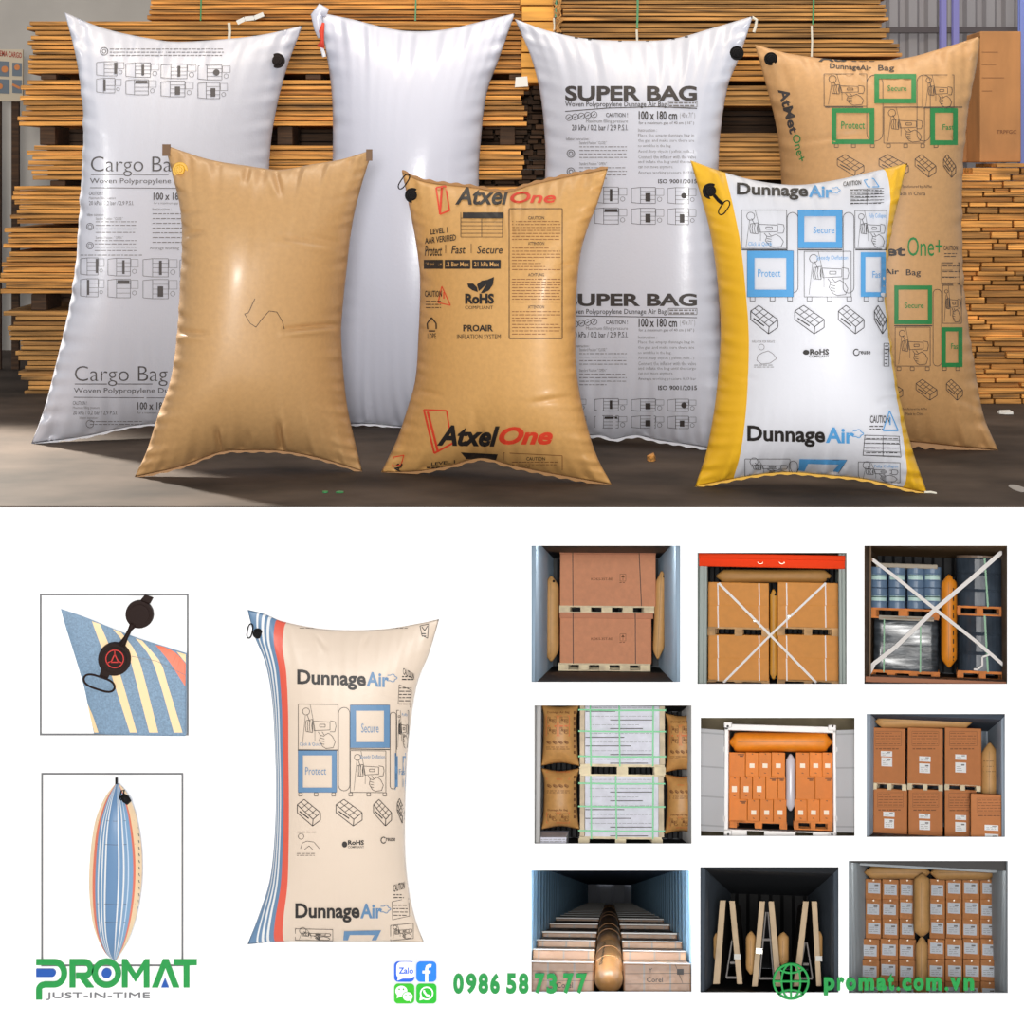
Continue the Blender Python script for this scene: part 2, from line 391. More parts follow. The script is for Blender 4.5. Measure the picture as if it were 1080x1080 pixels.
        s.T.part('seam', mb, m)
def ink(bag, name, ik, m, off=.003, label=None): return ik.build(name, bag.map(off), m, bag.T, None, label)

# ---------------- the setting ----------------
YF = lambda py: 2640.0/(py-HY)-7.5          # depth of a floor point of the warehouse
white = mat('white_wall', (252, 252, 252), .8)
concrete = mat('floor_concrete', (82, 71, 63), .8, .35, .2, 2.2, spec=.15)
plaster = mat('plaster', (206, 198, 188), .8, .1, .1, 1.2)
grey_metal = mat('cladding', (176, 170, 170), .5)
NICHES = {1: (560.5, 575.5, 717.5, 719.5), 2: (735.5, 583, 893, 721.5), 3: (911.5, 575.5, 1062.5, 721.5),
          4: (563.5, 744, 729.5, 890), 5: (739, 757, 901.5, 882), 6: (914, 753, 1060, 883),
          7: (560.5, 918, 729.5, 1046.5), 8: (738.5, 914.5, 884.5, 1047), 9: (895, 908, 1063, 1047.5)}
X0 = lambda px: (px-HX)/320.0
Z0 = lambda py: 1.1-(py-HY)/320.0
xs = sorted({-2.6, 2.6} | {X0(r[0]) for r in NICHES.values()} | {X0(r[2]) for r in NICHES.values()})
zs = sorted({-1.9, -.004} | {Z0(r[1]) for r in NICHES.values()} | {Z0(r[3]) for r in NICHES.values()})
fw = MB()
for j in range(len(zs)-1):
    run = None
    for i in range(len(xs)-1):
        cx, cz = (xs[i]+xs[i+1])/2, (zs[j]+zs[j+1])/2
        hole = any(X0(r[0]) < cx < X0(r[2]) and Z0(r[3]) < cz < Z0(r[1]) for r in NICHES.values())
        if not hole:
            if run is None: run = xs[i]
            if i == len(xs)-2: fw.box(run, xs[i+1], 0, .006, zs[j], zs[j+1])
        elif run is not None: fw.box(run, xs[i], 0, .006, zs[j], zs[j+1]); run = None
solo(WORLD, (0, 0, 0), 'wall_front', fw, white, kind='structure')
fm = MB(); fm.box(-5.2, 5.2, 0.001, 6.6, -.03, 0)
solo(WORLD, (0, 0, 0), 'floor', fm, concrete, kind='structure')
fm = MB(); fm.box(-5, 5, -9, 0, -1.93, -1.9)
solo(WORLD, (0, 0, 0), 'floor_front', fm, mat('front_floor', (235, 235, 235), .7), kind='structure')
bw = MB(); bw.box(-5.2, 2.1, 6.6, 6.7, 0, 3.2)
solo(WORLD, (0, 0, 0), 'wall_back', bw, plaster, kind='structure')
cw = MB(); x = 2.1; pts = []
while x < 5.2: pts += [(x, 6.6), (x+.05, 6.6), (x+.07, 6.64), (x+.1, 6.64)]; x += .12
for (a, b), (c, d) in zip(pts[:-1], pts[1:]): cw.add([(a, b, 0), (c, d, 0), (c, d, 3.2), (a, b, 3.2)], [(0, 1, 2, 3)])
cw.box(2.1, 5.2, 6.66, 6.7, 0, 3.2)
solo(WORLD, (0, 0, 0), 'wall_cladding', cw, grey_metal, kind='structure')
tr = MB(); p = WORLD.L(936, 31, 6.5); q = WORLD.L(1090, 33, 6.5); tr.box(p.x, q.x+.4, 6.5, 6.58, p.z-.02, p.z+.015)
solo(WORLD, (0, 0, 0), 'trim_rail', tr, mat('rail', (95, 85, 85), .5), kind='structure')
lav = mat('lavender_paint', (150, 145, 215), .4); bluep = mat('blue_paint', (98, 128, 190), .4)
def column(x0, x1, Y, z0, z1, m, label, name):
    a = WORLD.L(x0, 0, Y).x; b = WORLD.L(x1, 0, Y).x; c = MB(); d = (b-a)
    T = Thing(WORLD, ((a+b)/2, Y, z0), name, label, 'post', 'painted posts at the back')
    c.box(a+.002, b, Y, Y+.012, z0+.02, z1); c.box((a+b)/2-.006, (a+b)/2+.006, Y+.012, Y+d, z0+.02, z1); c.box(a, b, Y+d, Y+d+.012, z0+.02, z1)
    T.part('post_shaft', c, m); e = MB(); e.box(a-.005, b+.005, Y-.03, Y+d+.04, z0, z0+.02); T.part('base_plate', e, m)
column(992, 998.5, 6.2, 0, 3, lav, 'lavender steel post against the cladding, the one nearer the lumber', 'steel_post')
column(1005, 1011.5, 6.2, 0, 3, lav, 'lavender steel post against the cladding, the one nearer the tall carton', 'steel_post')
column(1075.5, 1083, 3.9, 0, 2.6, mat('column_blue', (125, 140, 210), .4), 'blue and lavender steel post at the edge beside the tall carton', 'steel_post')

# ---------------- lumber ----------------
wood = mat('sawn_pine', (202, 142, 70), .7, .5, .3, 9, rnd=.3, stretch=(.35, 6, 10))
wood2 = mat('weathered_pine', (188, 138, 76), .75, .5, .3, 8, rnd=.3, stretch=(.35, 6, 10))
wood_dark = mat('shade_dark_board', (78, 54, 34), .8, .4, .2, 9, rnd=.3, stretch=(.5, 6, 8))  # brown darkened to carry the shade of gaps and recessed boards
wood_or = mat('orange_board', (226, 160, 66), .65, .22, .15, 6, rnd=.1, stretch=(.5, 4, 6))
lum_rg = random.Random(3)
def plank(px0, px1, py0, py1, Y, m, label, group, depth=.9, nm='sawn_plank'):
    a = WORLD.L(px0, py1, Y); b = WORLD.L(px1, py0, Y); rg = lum_rg; mb = MB()
    j = lambda s: rg.uniform(-s, s); e = .004
    x0, x1, z0, z1 = a.x, b.x, a.z+.001, b.z-.001
    s1, s2 = rg.uniform(0, .004), rg.uniform(-.004, 0)
    front = [(x0+e, Y, z0), (x1-e, Y, z0), (x1-e, Y, z1), (x0+e, Y, z1)]; back = [(x0+s1, Y+depth, z0), (x1+s2, Y+depth, z0), (x1+s2, Y+depth, z1), (x0+s1, Y+depth, z1)]
    mb.hexa(front, back)
    return solo(WORLD, ((x0+x1)/2, Y+depth/2, z0), nm, mb, m, label, 'plank', group, bevel=.002)
def bundle(py0, py1, h, left, right, Y, m, label, group, jit=5, cuts=(), ragged=(0, 0)):
    n = max(1, round((py1-py0)/h)); rg = lum_rg; hh = (py1-py0)/n
    for k in range(n):
        y0 = py0+k*hh; t = (k+.5)/n; l = left(t) if callable(left) else left; r = right(t) if callable(right) else right
        l += rg.uniform(-jit, jit); r += rg.uniform(-jit, jit); yy = Y+rg.uniform(0, .03)
        xs_ = [l]+sorted(c+rg.uniform(-45, 45) for c in cuts)+[r]
        for a, b in zip(xs_[:-1], xs_[1:]):
            if b-a > 6: plank(a, b-.5, y0+.3, y0+hh-.25, yy+rg.uniform(0, .015), m, label, group)
gl = 'pine plank behind the white cargo bag'
LS = [(22, 78, lambda t: 34-8*t, 'upper'), (84, 133, lambda t: 24-4*t, 'second'), (153, 190, lambda t: 34-5*t, 'third'), (196, 236, lambda t: 18-6*t, 'fourth'),
      (240, 262, lambda t: 10-4*t, 'fifth'), (265, 310, lambda t: 8-8*t, 'sixth')]
for y0, y1, lf, nm in LS:
    bundle(y0, y1, 5.3, lf, 556, 3.85, wood, f'{gl}, in its {nm} bundle from the top', f'planks of the {nm} bundle', 6)
bundle(328, 417, 5.2, lambda t: 8+22*t, 330, 3.8, wood2, f'{gl}, in its lowest bundle near the floor', 'planks of the lowest bundle', 7)
bundle(-22, 21, 5.4, 156, 552, 4.3, wood, 'sawn pine plank of the highest bundle above the white bags', 'planks of the highest bundle', 3)
def bearer(px, py0, py1, Y, label):
    a = WORLD.L(px-8, py1, Y); b = WORLD.L(px+8, py0, Y); mb = MB(); mb.box(a.x, b.x, Y+.02, Y+.4, a.z, b.z)
    solo(WORLD, (a.x, Y, a.z), 'wooden_bearer', mb, wood_dark, label, 'bearer', 'bearers between bundles', bevel=.004)
for (px, a, b, c) in ((50, 78.2, 83.8, 'first'), (330, 78.2, 83.8, 'first'), (545, 78.2, 83.8, 'first'), (49, 133.2, 152.8, 'second'), (300, 133.2, 152.8, 'second'), (535, 133.2, 152.8, 'second'),
                      (60, 190.2, 195.8, 'third'), (340, 190.2, 195.8, 'third'), (40, 310.2, 327.8, 'fourth'), (300, 310.2, 327.8, 'fourth'), (55, 417.2, 421.5, 'lowest'), (280, 417.2, 421.5, 'lowest')):
    bearer(px, a, b, 3.87, f'dark square bearer in the {c} gap of the tall lumber stack')
# broad orange boards and the dark end-grain pile between the white bags
for k in range(6):
    plank(549+lum_rg.uniform(-2, 1), 585, -10+k*16.5, 5.5+k*16.5, 3.75, wood_or, 'broad orange board stacked between the two taller white bags', 'broad orange boards', .45, 'broad_board')
lb = MB(); a = WORLD.L(543, 92, 3.74); b = WORLD.L(557, 80.5, 3.74); lb.add([(a.x, 3.742, a.z), (b.x, 3.742, a.z+.004), (b.x-.004, 3.742, b.z), (a.x+.004, 3.742, b.z-.004)], [(0, 1, 2, 3)])
lb.add([(a.x, 3.748, a.z), (b.x, 3.748, a.z+.004), (b.x-.004, 3.748, b.z), (a.x+.004, 3.748, b.z-.004)], [(3, 2, 1, 0)])
solo(WORLD, (a.x, 3.74, a.z), 'paper_note', lb, mat('paper', (240, 238, 232), .7), 'small white paper note stuck on the broad orange boards', 'note')
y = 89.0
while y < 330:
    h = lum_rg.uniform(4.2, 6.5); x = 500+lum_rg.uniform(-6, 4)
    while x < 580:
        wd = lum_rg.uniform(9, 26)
        if lum_rg.random() < .92: plank(x, min(x+wd, 584), y, y+h-.4, 4.05+lum_rg.uniform(0, .28), wood_dark, 'dark end of a board in the shadowed pile between white bags', 'board ends in the dark pile', .3, 'board_end')
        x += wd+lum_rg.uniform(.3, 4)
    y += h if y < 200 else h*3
bundle(330, 424, 13, 500, 585, 4.05, wood_dark, 'thick board low in the shadowed pile between white bags', 'thick boards at the bottom of the dark pile', 3)
# right-hand stack
for (y0, y1, r, nm, mm) in ((-22, 22, 938, 'top', wood2), (24, 40, 936, 'next to top', wood2), (41, 60, 950, 'third', wood2)):
    bundle(y0, y1, 4.6, 588, r, 4.3, mm, f'pale sawn plank above the large kraft bag, {nm} bundle', f'planks of the {nm} bundle on the right-hand stack', 8, cuts=())
for (y0, y1, nm, mm) in ((63, 86, 'fourth', wood), (90, 112, 'fifth', wood2), (140, 190, 'sixth', wood2), (196, 262, 'seventh', wood2), (268, 340, 'eighth', wood2), (346, 420, 'lowest', wood2)):
    bundle(y0, y1, 5.2 if y0 < 196 else 8, 600, 985, 4.25, mm, f'sawn plank behind the large kraft bag, {nm} bundle from the top', f'planks of the {nm} bundle on the right-hand stack', 6)
for y0, y1, c in ((86.2, 89.8, 'upper'), (112.2, 139.8, 'wide'), (190.2, 195.8, 'middle'), (262.2, 267.8, 'lower')):
    bearer(690, y0, y1, 4.27, f'dark bearer in the {c} gap of the stack behind the lettered bags'); bearer(900, y0, y1, 4.27, f'dark bearer in the {c} gap of the stack behind the large kraft bag')
# near right stack, staggered board ends
y = 172.0; row = 0
while y < 424:
    h = lum_rg.choice((4.8, 5.6, 7.2)); x = 985.0
    while x < 1092:
        wd = lum_rg.uniform(14, 70)
        if x+wd > 1008 and not (row < 2 and x < 1015): plank(x, x+wd, y, y+h-.3, 3.3+lum_rg.uniform(0, .05)+(.05 if lum_rg.random() < .2 else 0), wood, 'short sawn board in the low stack under the tall carton', 'boards of the low stack beside the kraft bag', .5, 'short_board')
        x += wd+.4
    y += h; row += 1
for px in (1015, 1066):
    a = WORLD.L(px-7, 430, 3.35); b = WORLD.L(px+7, 424.3, 3.35); mb = MB(); mb.box(a.x, b.x, 3.34, 3.75, 0, b.z+.003)
    solo(WORLD, (a.x, 3.35, 0), 'wooden_bearer', mb, mat('pale_bearer', (200, 192, 180), .7), 'pale bearer on the floor under the low stack, '+('nearer the kraft bag' if px < 1020 else 'at its outer end'), 'bearer')
def core(px0, px1, py0, Y, label):  # dark backing added behind the bundles so their gaps stay dark
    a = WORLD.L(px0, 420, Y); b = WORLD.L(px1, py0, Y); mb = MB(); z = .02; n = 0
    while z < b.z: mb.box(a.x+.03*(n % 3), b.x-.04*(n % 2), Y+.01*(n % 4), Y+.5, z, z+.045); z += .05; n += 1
    solo(WORLD, (a.x, Y, 0), 'backing_lumber', mb, wood_dark, label, 'lumber', kind='stuff')
core(50, 540, 60, 4.95, 'dark lumber added to darken gaps in the stack behind the white cargo bag')
core(505, 600, 92, 4.75, 'dark lumber added to darken gaps behind the board ends between the white bags')
core(640, 900, 40, 5.35, 'dark lumber added to darken gaps in the stack behind the large kraft bag')
# straps round the bundles
green = mat('green_strap', (50, 140, 80), .4); cream = mat('cream_strap', (228, 222, 205), .6)
def strap(px, py0, py1, Y, m, label, wpx=1.6):
    a = WORLD.L(px, py0, Y-.006); b = WORLD.L(px, py1, Y-.006); mb = MB(); mb.ribbon([a, (a+b)/2+Vector((.003, 0, 0)), b], wpx/FPX*(Y+7.5), .003)
    solo(WORLD, b, 'strap', mb, m, label, 'strap', 'straps round the lumber')
strap(211.5, -20, 22, 4.3, green, 'green strap round the highest bundle above the white cargo bag'); strap(438, -20, 22, 4.3, green, 'green strap on the highest bundle above the blank white bag')
strap(241.5, 24, 42, 3.85, cream, 'pale strap on the upper bundle above the white cargo bag', 3.2); strap(586, -20, 18, 3.74, green, 'green strap beside the broad orange boards')
strap(584, 19, 36, 3.74, cream, 'cream strap hanging beside the broad orange boards', 1.6)
strap(672, -20, 30, 4.3, green, 'green strap on the stack above the printed white bag', 2.2); strap(671.5, 31, 60, 4.3, cream, 'cream strap end above the printed white bag', 2.2)
strap(857.5, -20, 26, 4.3, green, 'green strap on the stack above the large kraft bag', 2.0); strap(856, 27, 60, 4.3, cream, 'cream strap end above the large kraft bag', 2.0)
a = [WORLD.L(x, y, 3.83) for x, y in ((250, 24), (258, 20), (268, 19), (278, 15))]
mb = MB(); mb.ribbon(a, .022, .004); solo(WORLD, a[0], 'tape_scrap', mb, mat('paper', (240, 238, 232), .7), 'loose white tape scrap sticking out above the white cargo bag', 'tape')
rp = MB()
rr = random.Random(5)
for k in range(9): rp.tube([WORLD.L(588+rr.uniform(-3, 3), -8+q*6, 3.7+.01*k) + Vector((math.sin(q*1.3+k)*.012, 0, 0)) for q in range(8)], .004, 5)
solo(WORLD, WORLD.L(588, 34, 3.72), 'rope_bundle', rp, mat('rope', (205, 150, 85), .8, .3, 0, 30), 'frayed tan rope hanging between orange boards and pale planks', 'rope')

# tall cartons on the near stack
card = mat('old_cardboard', (186, 130, 78), .75, .16, .08, 5, stretch=(1, 1, .4)); tape = mat('tape', (215, 190, 150), .3)
blk = mat('black_ink', (38, 34, 32), .6); brown_ink = mat('brown_ink', (120, 74, 40), .7)
def px_box(fr, x0, y0, x1, y1, y, d):
    a = fr.L(x0, y1, y); b = fr.L(x1, y0, y); return a.x, b.x, y, y+d, a.z, b.z
def carton_world(rect, Y, d, label, text):
    B = px_box(WORLD, *rect, Y, d); T = Thing(WORLD, ((B[0]+B[1])/2, Y, B[4]), 'carton', label, 'carton', 'cartons on the lumber')
    m = MB(); m.box(*B); T.part('carton_body', m, card, bevel=.006)
    ik = Ink(); x0, y0, x1, y1 = rect
    for yy, xx in ((55, .35), (68, .3), (82, .5), (96, .2)):
        if yy > y0: ik.seg((x0+2, yy), (x0+(x1-x0)*xx+4, yy), .5)
    if text: ik.text('TRPFGC', x1-26, 137, x1-5, 141, .01)
    else: ik.text('OGCI', x0+2, 137, x0+9, 140)
    ik.build('printed_marks', flat_map(WORLD, Y-.002), brown_ink, T)
    return T
carton_world((1033.5, 33, 1077, 171), 3.42, .32, 'tall brown carton standing on the low lumber stack beside the blue post', True)
carton_world((1012, 100, 1033, 171), 3.76, .22, 'lower weathered carton squeezed between kraft bag and tall carton', False)
# printed carton at the far edge on the left
B = px_box(WORLD, -14, 52, 24, 107, 5.2, .35)
T = Thing(WORLD, ((B[0]+B[1])/2, 5.2, 0), 'poster_board', 'cream printed board with red heading standing by the plaster wall', 'board')
m = MB(); m.box(B[0], B[1], 5.2, 5.23, B[4], B[5]); T.part('panel', m, mat('cream_card', (205, 190, 165), .6), bevel=.003)
m = MB(); m.box(B[0]+.03, B[0]+.07, 5.23, 5.27, 0, B[5]-.05); m.box(B[1]-.07, B[1]-.03, 5.23, 5.27, 0, B[5]-.05); T.part('stand', m, wood_dark)
ik = Ink(); ik.text('LEMA CARGO', -2, 53, 23, 59, .02, sl=.1); ik.build('heading', flat_map(WORLD, 5.197), mat('red_ink', (165, 60, 40), .6), T)
ik = Ink(); ik.fill(-8, 64, 10, 80, .05); ik.fill(13, 66, 23, 80, .05); ik.fill(-8, 83, 10, 98, .05); ik.fill(13, 84, 23, 98, .05); ik.build('picture_blocks', flat_map(WORLD, 5.197), mat('slate_ink', (108, 118, 128), .6), T)
ik = Ink(); ik.disc(5, 73, 3.5); ik.disc(18, 71, 3); ik.disc(0, 91, 3); ik.seg((13, 89), (21, 93), 2.5); ik.build('picture_spots', flat_map(WORLD, 5.194), mat('orange_ink', (210, 130, 70), .6), T)
# litter on the floor
def litter(px, py, w, h, m, name, label, cat, z=.004):
    c = WORLD.L(px, py, YF(py)); mb = MB(); n = 7; rg = random.Random(int(px)); pts = []
    for k in range(n): a = 6.283*k/n; pts.append((c.x+w*math.cos(a)*rg.uniform(.7, 1.1), c.y+h*math.sin(a)*rg.uniform(.7, 1.1)))
    vs = [(a, b, .0005) for a, b in pts]+[(a, b, z*rg.uniform(.7, 1.4)) for a, b in pts]
    mb.add(vs, [tuple(reversed(range(n))), tuple(range(n, 2*n))]+[(i, (i+1) % n, (i+1) % n+n, i+n) for i in range(n)]); solo(WORLD, c, name, mb, m, label, cat)
litter(343, 519.5, .013, .02, green, 'tape_scrap', 'mint green tape scrap on the floor, nearer the blank kraft bag', 'tape')
litter(359, 519.5, .016, .02, green, 'tape_scrap', 'mint green tape scrap on the floor, nearer the red lettered bag', 'tape')
litter(687, 486, .018, .04, wood, 'wood_chip', 'small pale wood chip on the floor before the printed white bag', 'wood chip', .02)
litter(1072, 515, .03, .11, mat('pale_patch', (168, 162, 156), .7), 'floor_patch', 'pale patch on the floor right of the yellow edged bag', 'marking', .002)  # flat pale patch laid on the floor
litter(1060, 436, .045, .06, mat('paper', (240, 238, 232), .7), 'paper_scrap', 'white paper scrap on the floor under the low lumber stack', 'paper', .01)

# ---------------- the big air bags ----------------
white_bag = mat('white_woven', (207, 208, 218), .34, 0, .08, 90, weave=55, coat=.25)
white_bag2 = mat('white_film', (208, 210, 224), .26, 0, .06, 70, coat=.35)
kraft = mat('kraft_paper', (202, 155, 103), .48, .03, .06, 60, coat=.08)
kraft2 = mat('kraft_paper_warm', (206, 157, 94), .48, .03, .07, 60, coat=.1)
seam_k = mat('kraft_seam', (168, 124, 78), .6); seam_w = mat('white_seam', (225, 226, 232), .5)
ink_k = mat('grey_ink', (62, 56, 54), .6); ink_soft = mat('soft_grey_ink', (120, 116, 116), .6)
ink_black = mat('deep_ink', (34, 29, 27), .55); ink_red = mat('scarlet_ink', (214, 62, 38), .55); ink_blue = mat('sky_blue_ink', (82, 152, 205), .5); ink_green = mat('leaf_green_ink', (40, 128, 66), .55)
rubber = mat('black_rubber', (20, 18, 18), .7, spec=.15)
def valve(bag, px, py, r, ring=None, mm=None, cap=True, parent=None):
    mm = mm or rubber; fr = bag.fr; p = Vector(bag.at(px, py, 0)); k = abs(p.y-fr.c.y)/FPX; R = r*k
    m = MB(); m.cyl(p+Vector((0, .01, 0)), p-Vector((0, R*.25, 0)), R, 22); m.cyl(p-Vector((0, R*.2, 0)), p-Vector((0, R*.7, 0)), R*.72, 18, R*.62)
    v = bag.T.part('valve', m, mm, bevel=R*.06)
    m = MB(); m.cyl(p-Vector((0, R*.65, 0)), p-Vector((0, R*.95, 0)), R*.42, 14, R*.36); m.box(p.x-R*.1, p.x+R*.1, p.y-R*1.05, p.y-R*.6, p.z-R*.55, p.z+R*.55)
    bag.T.part('valve_cap', m, mm, v, bevel=R*.04)
    if ring:
        pts = []
        (ax, ay), (bx, by), hw = ring; ry = min([p.y]+[bag.at(a_, b_, 0)[1] for a_, b_ in ((ax, ay), (bx, by))])-R*.5
        d = Vector((bx-ax, by-ay)).normalized(); n = Vector((-d.y, d.x))
        for q in range(24):
            t = 6.283*q/24; c, s_ = math.cos(t), math.sin(t); o = (abs(c)**.6)*(1 if c > 0 else -1)
            x = (ax+bx)/2+d.x*o*(Vector((bx-ax, by-ay)).length/2)+n.x*s_*hw; y_ = (ay+by)/2+d.y*o*(Vector((bx-ax, by-ay)).length/2)+n.y*s_*hw
            pts.append(fr.L(x, y_, ry))
        m = MB(); m.tube(pts, max(.0022, .6*k), 6, True); bag.T.part('pull_ring', m, mm, v)
def bagw(top, right, bottom, left, T, **k):
    ys = (YF(left[-1][1]), YF(right[-1][1]), YF(right[-1][1]), YF(left[-1][1]))
    if 'lean' in k: l = k.pop('lean'); ys = (ys[0]+l, ys[1]+l, ys[2], ys[3])
    return Bag(WORLD, top, right, bottom, left, ys, T, **k)
# white cargo bag
cb = bagw([(68,13),(110,30),(160,41),(190,44),(240,41),(280,36),(319,27)], [(319,27),(300,80),(287,140),(283,200),(283,260),(286,330),(300,400),(322,452)],
          [(33,468),(90,460),(150,448),(230,446),(322,452)], [(68,13),(80,60),(87,110),(88,150),(85,210),(80,280),(72,330),(60,380),(47,430),(33,468)], .27, seed=2, wr=0.0135)
cb.thing('cargo_air_bag', 'tall white woven air bag with grey Cargo Bag print behind the blank kraft bag', 'air bag', white_bag, 'air bags standing on the warehouse floor'); cb.seam(seam_w, ('bottom',), .008)
k = Ink(); g = Ink()
for (oy, sc, x0, xw) in ((0, 1, 96, 1), (221, .96, 79, 1.03)):
    k.text('Cargo Bag', x0, 165+oy, x0+95*xw, 186+oy, -.012, res=4); k.seg((x0, 184.5+oy-.5), (x0+34, 184.5+oy-.5), .9); k.seg((x0+44, 184+oy), (x0+82, 184+oy), .9)
    k.text('Woven Polypropylene Dunnage Air Bag', x0-1, 188+oy, x0+152, 195+oy, 0); k.seg((x0-1, 198+oy), (x0+150, 199+oy), .7)
    k.text('CAUTION !', x0-2, 202+oy, x0+13, 206+oy); g.text('Maximum filling pressure', x0-2, 207.5+oy, x0+26, 211+oy); k.text('20 kPa / 0,2 bar / 2,9 P.S.I.', x0-2, 212+oy, x0+45, 217+oy)
    k.text('100 x 180 cm', x0+66, 203+oy, x0+108, 211+oy, .02); g.text('for a maximum gap of 40 cm', x0+66, 213+oy, x0+105, 216+oy)
g.text('Inflator instruction :', 92, 225, 110, 228); g.text('Standard Position : " CLOSE "', 101, 229, 130, 232); g.greek(101, 232, 144, 247, 4, .8, 3); g.text('Standard Position : " OPEN "', 101, 249, 130, 252); g.greek(100, 252, 144, 266, 4, .8, 4)
for y_ in (239, 259): k.ring(95, y_, 3.6, .6); k.ring(95, y_, 2, .5)
g.text('Instruction :', 161, 219, 181, 222); g.greek(161, 223, 230, 258, 7, .9, 6); g.text('Average working', 158, 260, 189, 264); g.greek(85, 266, 150, 272, 1, .8, 9)
g.greek(116, 50, 236, 60, 3, .8, 12); k.ring(110, 54, 4, .7); k.ring(110, 54, 2, .6)
for i, (a, b) in enumerate(((102, 131), (133, 168), (170, 207), (209, 243))): k.picto(a, 65+i*1.2, b, 80+i*1.4, (1, 0, 0, 3)[i]); k.picto(a, 82.5+i*1.5, b-3, 98+i*2, (5, 2, 4, 4)[i])
for i, (a, b) in enumerate(((85, 110), (114, 146), (151, 187), (190, 226))): k.picto(a, 272+i*.4, b, 290+i, (1, 0, 0, 3)[i]); k.picto(a, 294+i*.4, b, 313+i, (5, 2, 4, 4)[i])
g.greek(95, 443, 150, 449, 2, .8, 5); k.ring(95, 447, 4, .6); g.text('Inflator instruction :', 84, 439, 104, 442)
ink(cb, 'printed_lettering', k, mat('faded_ink', (88, 84, 84), .6)); ink(cb, 'small_print', g, ink_soft)
valve(cb, 292.5, 64, 8, mm=mat('dark_brown_rubber', (36, 28, 25), .7, spec=.2))
# blank white bag
wb = bagw([(335,13),(370,20),(410,30),(437,33),(470,31),(510,22),(543,14)], [(543,14),(527,60),(513,100),(507,150),(505,190),(507,300),(520,400),(545,452)],
          [(332,450),(385,447),(430,451),(490,456),(545,452)], [(335,13),(343,50),(349,90),(351,130),(350,200),(348,250),(345,350),(332,450)], .27, seed=5, wr=0.0120, folds=((490,140,528,143,.004,4),))
wb.thing('blank_white_air_bag', 'plain white air bag without print, red tag tied at its corner', 'air bag', white_bag2, 'air bags standing on the warehouse floor'); wb.seam(seam_w, ('bottom',), .008)
m = MB(); m.tube([WORLD.L(x, y, 2.2) for x, y in ((345, 14), (338, 11), (334, 16), (336, 30), (338, 40))], [.02, .03, .026, .02, .012], 8); wb.T.part('tied_corner', m, white_bag2, smooth=True)
m = MB(); m.tube([WORLD.L(x, y, 2.15) for x, y in ((341, 24), (339, 33), (340, 42), (338, 50))], [.006, .012, .007, .018], 7); wb.T.part('red_tag', m, ink_red, smooth=True)
m = MB(); m.tube([WORLD.L(x, y, 2.15) for x, y in ((339, 50), (341, 56), (342, 60))], .008, 6); wb.T.part('tag_end', m, seam_w)
# super bag
sb = bagw([(543,20),(580,33),(620,41),(670,43),(710,41),(750,30),(794,17)], [(794,17),(780,60),(768,90),(761,130),(758,170),(757,250),(760,350),(766,430),(775,477)],
          [(548,463),(627,459),(647,463),(670,459),(693,464),(720,468),(775,477)], [(543,20),(560,60),(570,100),(575,150),(575,190),(572,300),(562,400),(548,463)], .28, seed=8, wr=0.0135, folds=((575,145,605,150,.004,4),(735,150,760,160,.004,4)))
sb.thing('super_air_bag', 'tall white woven air bag printed SUPER BAG in bold grey', 'air bag', white_bag, 'air bags standing on the warehouse floor'); sb.seam(seam_w, ('bottom',), .01)
k = Ink(); g = Ink()
BODY = ['Place the empty dunnage bag in', 'the gap and make sure there are', 'no wrinkles in the bag.', 'Avoid sharp objects ( pallets, nails... )', 'Connect the inflator with the valve', 'and inflate the bag until the cargo', 'can not move anymore.', 'Average working pressure 0,03 bar']
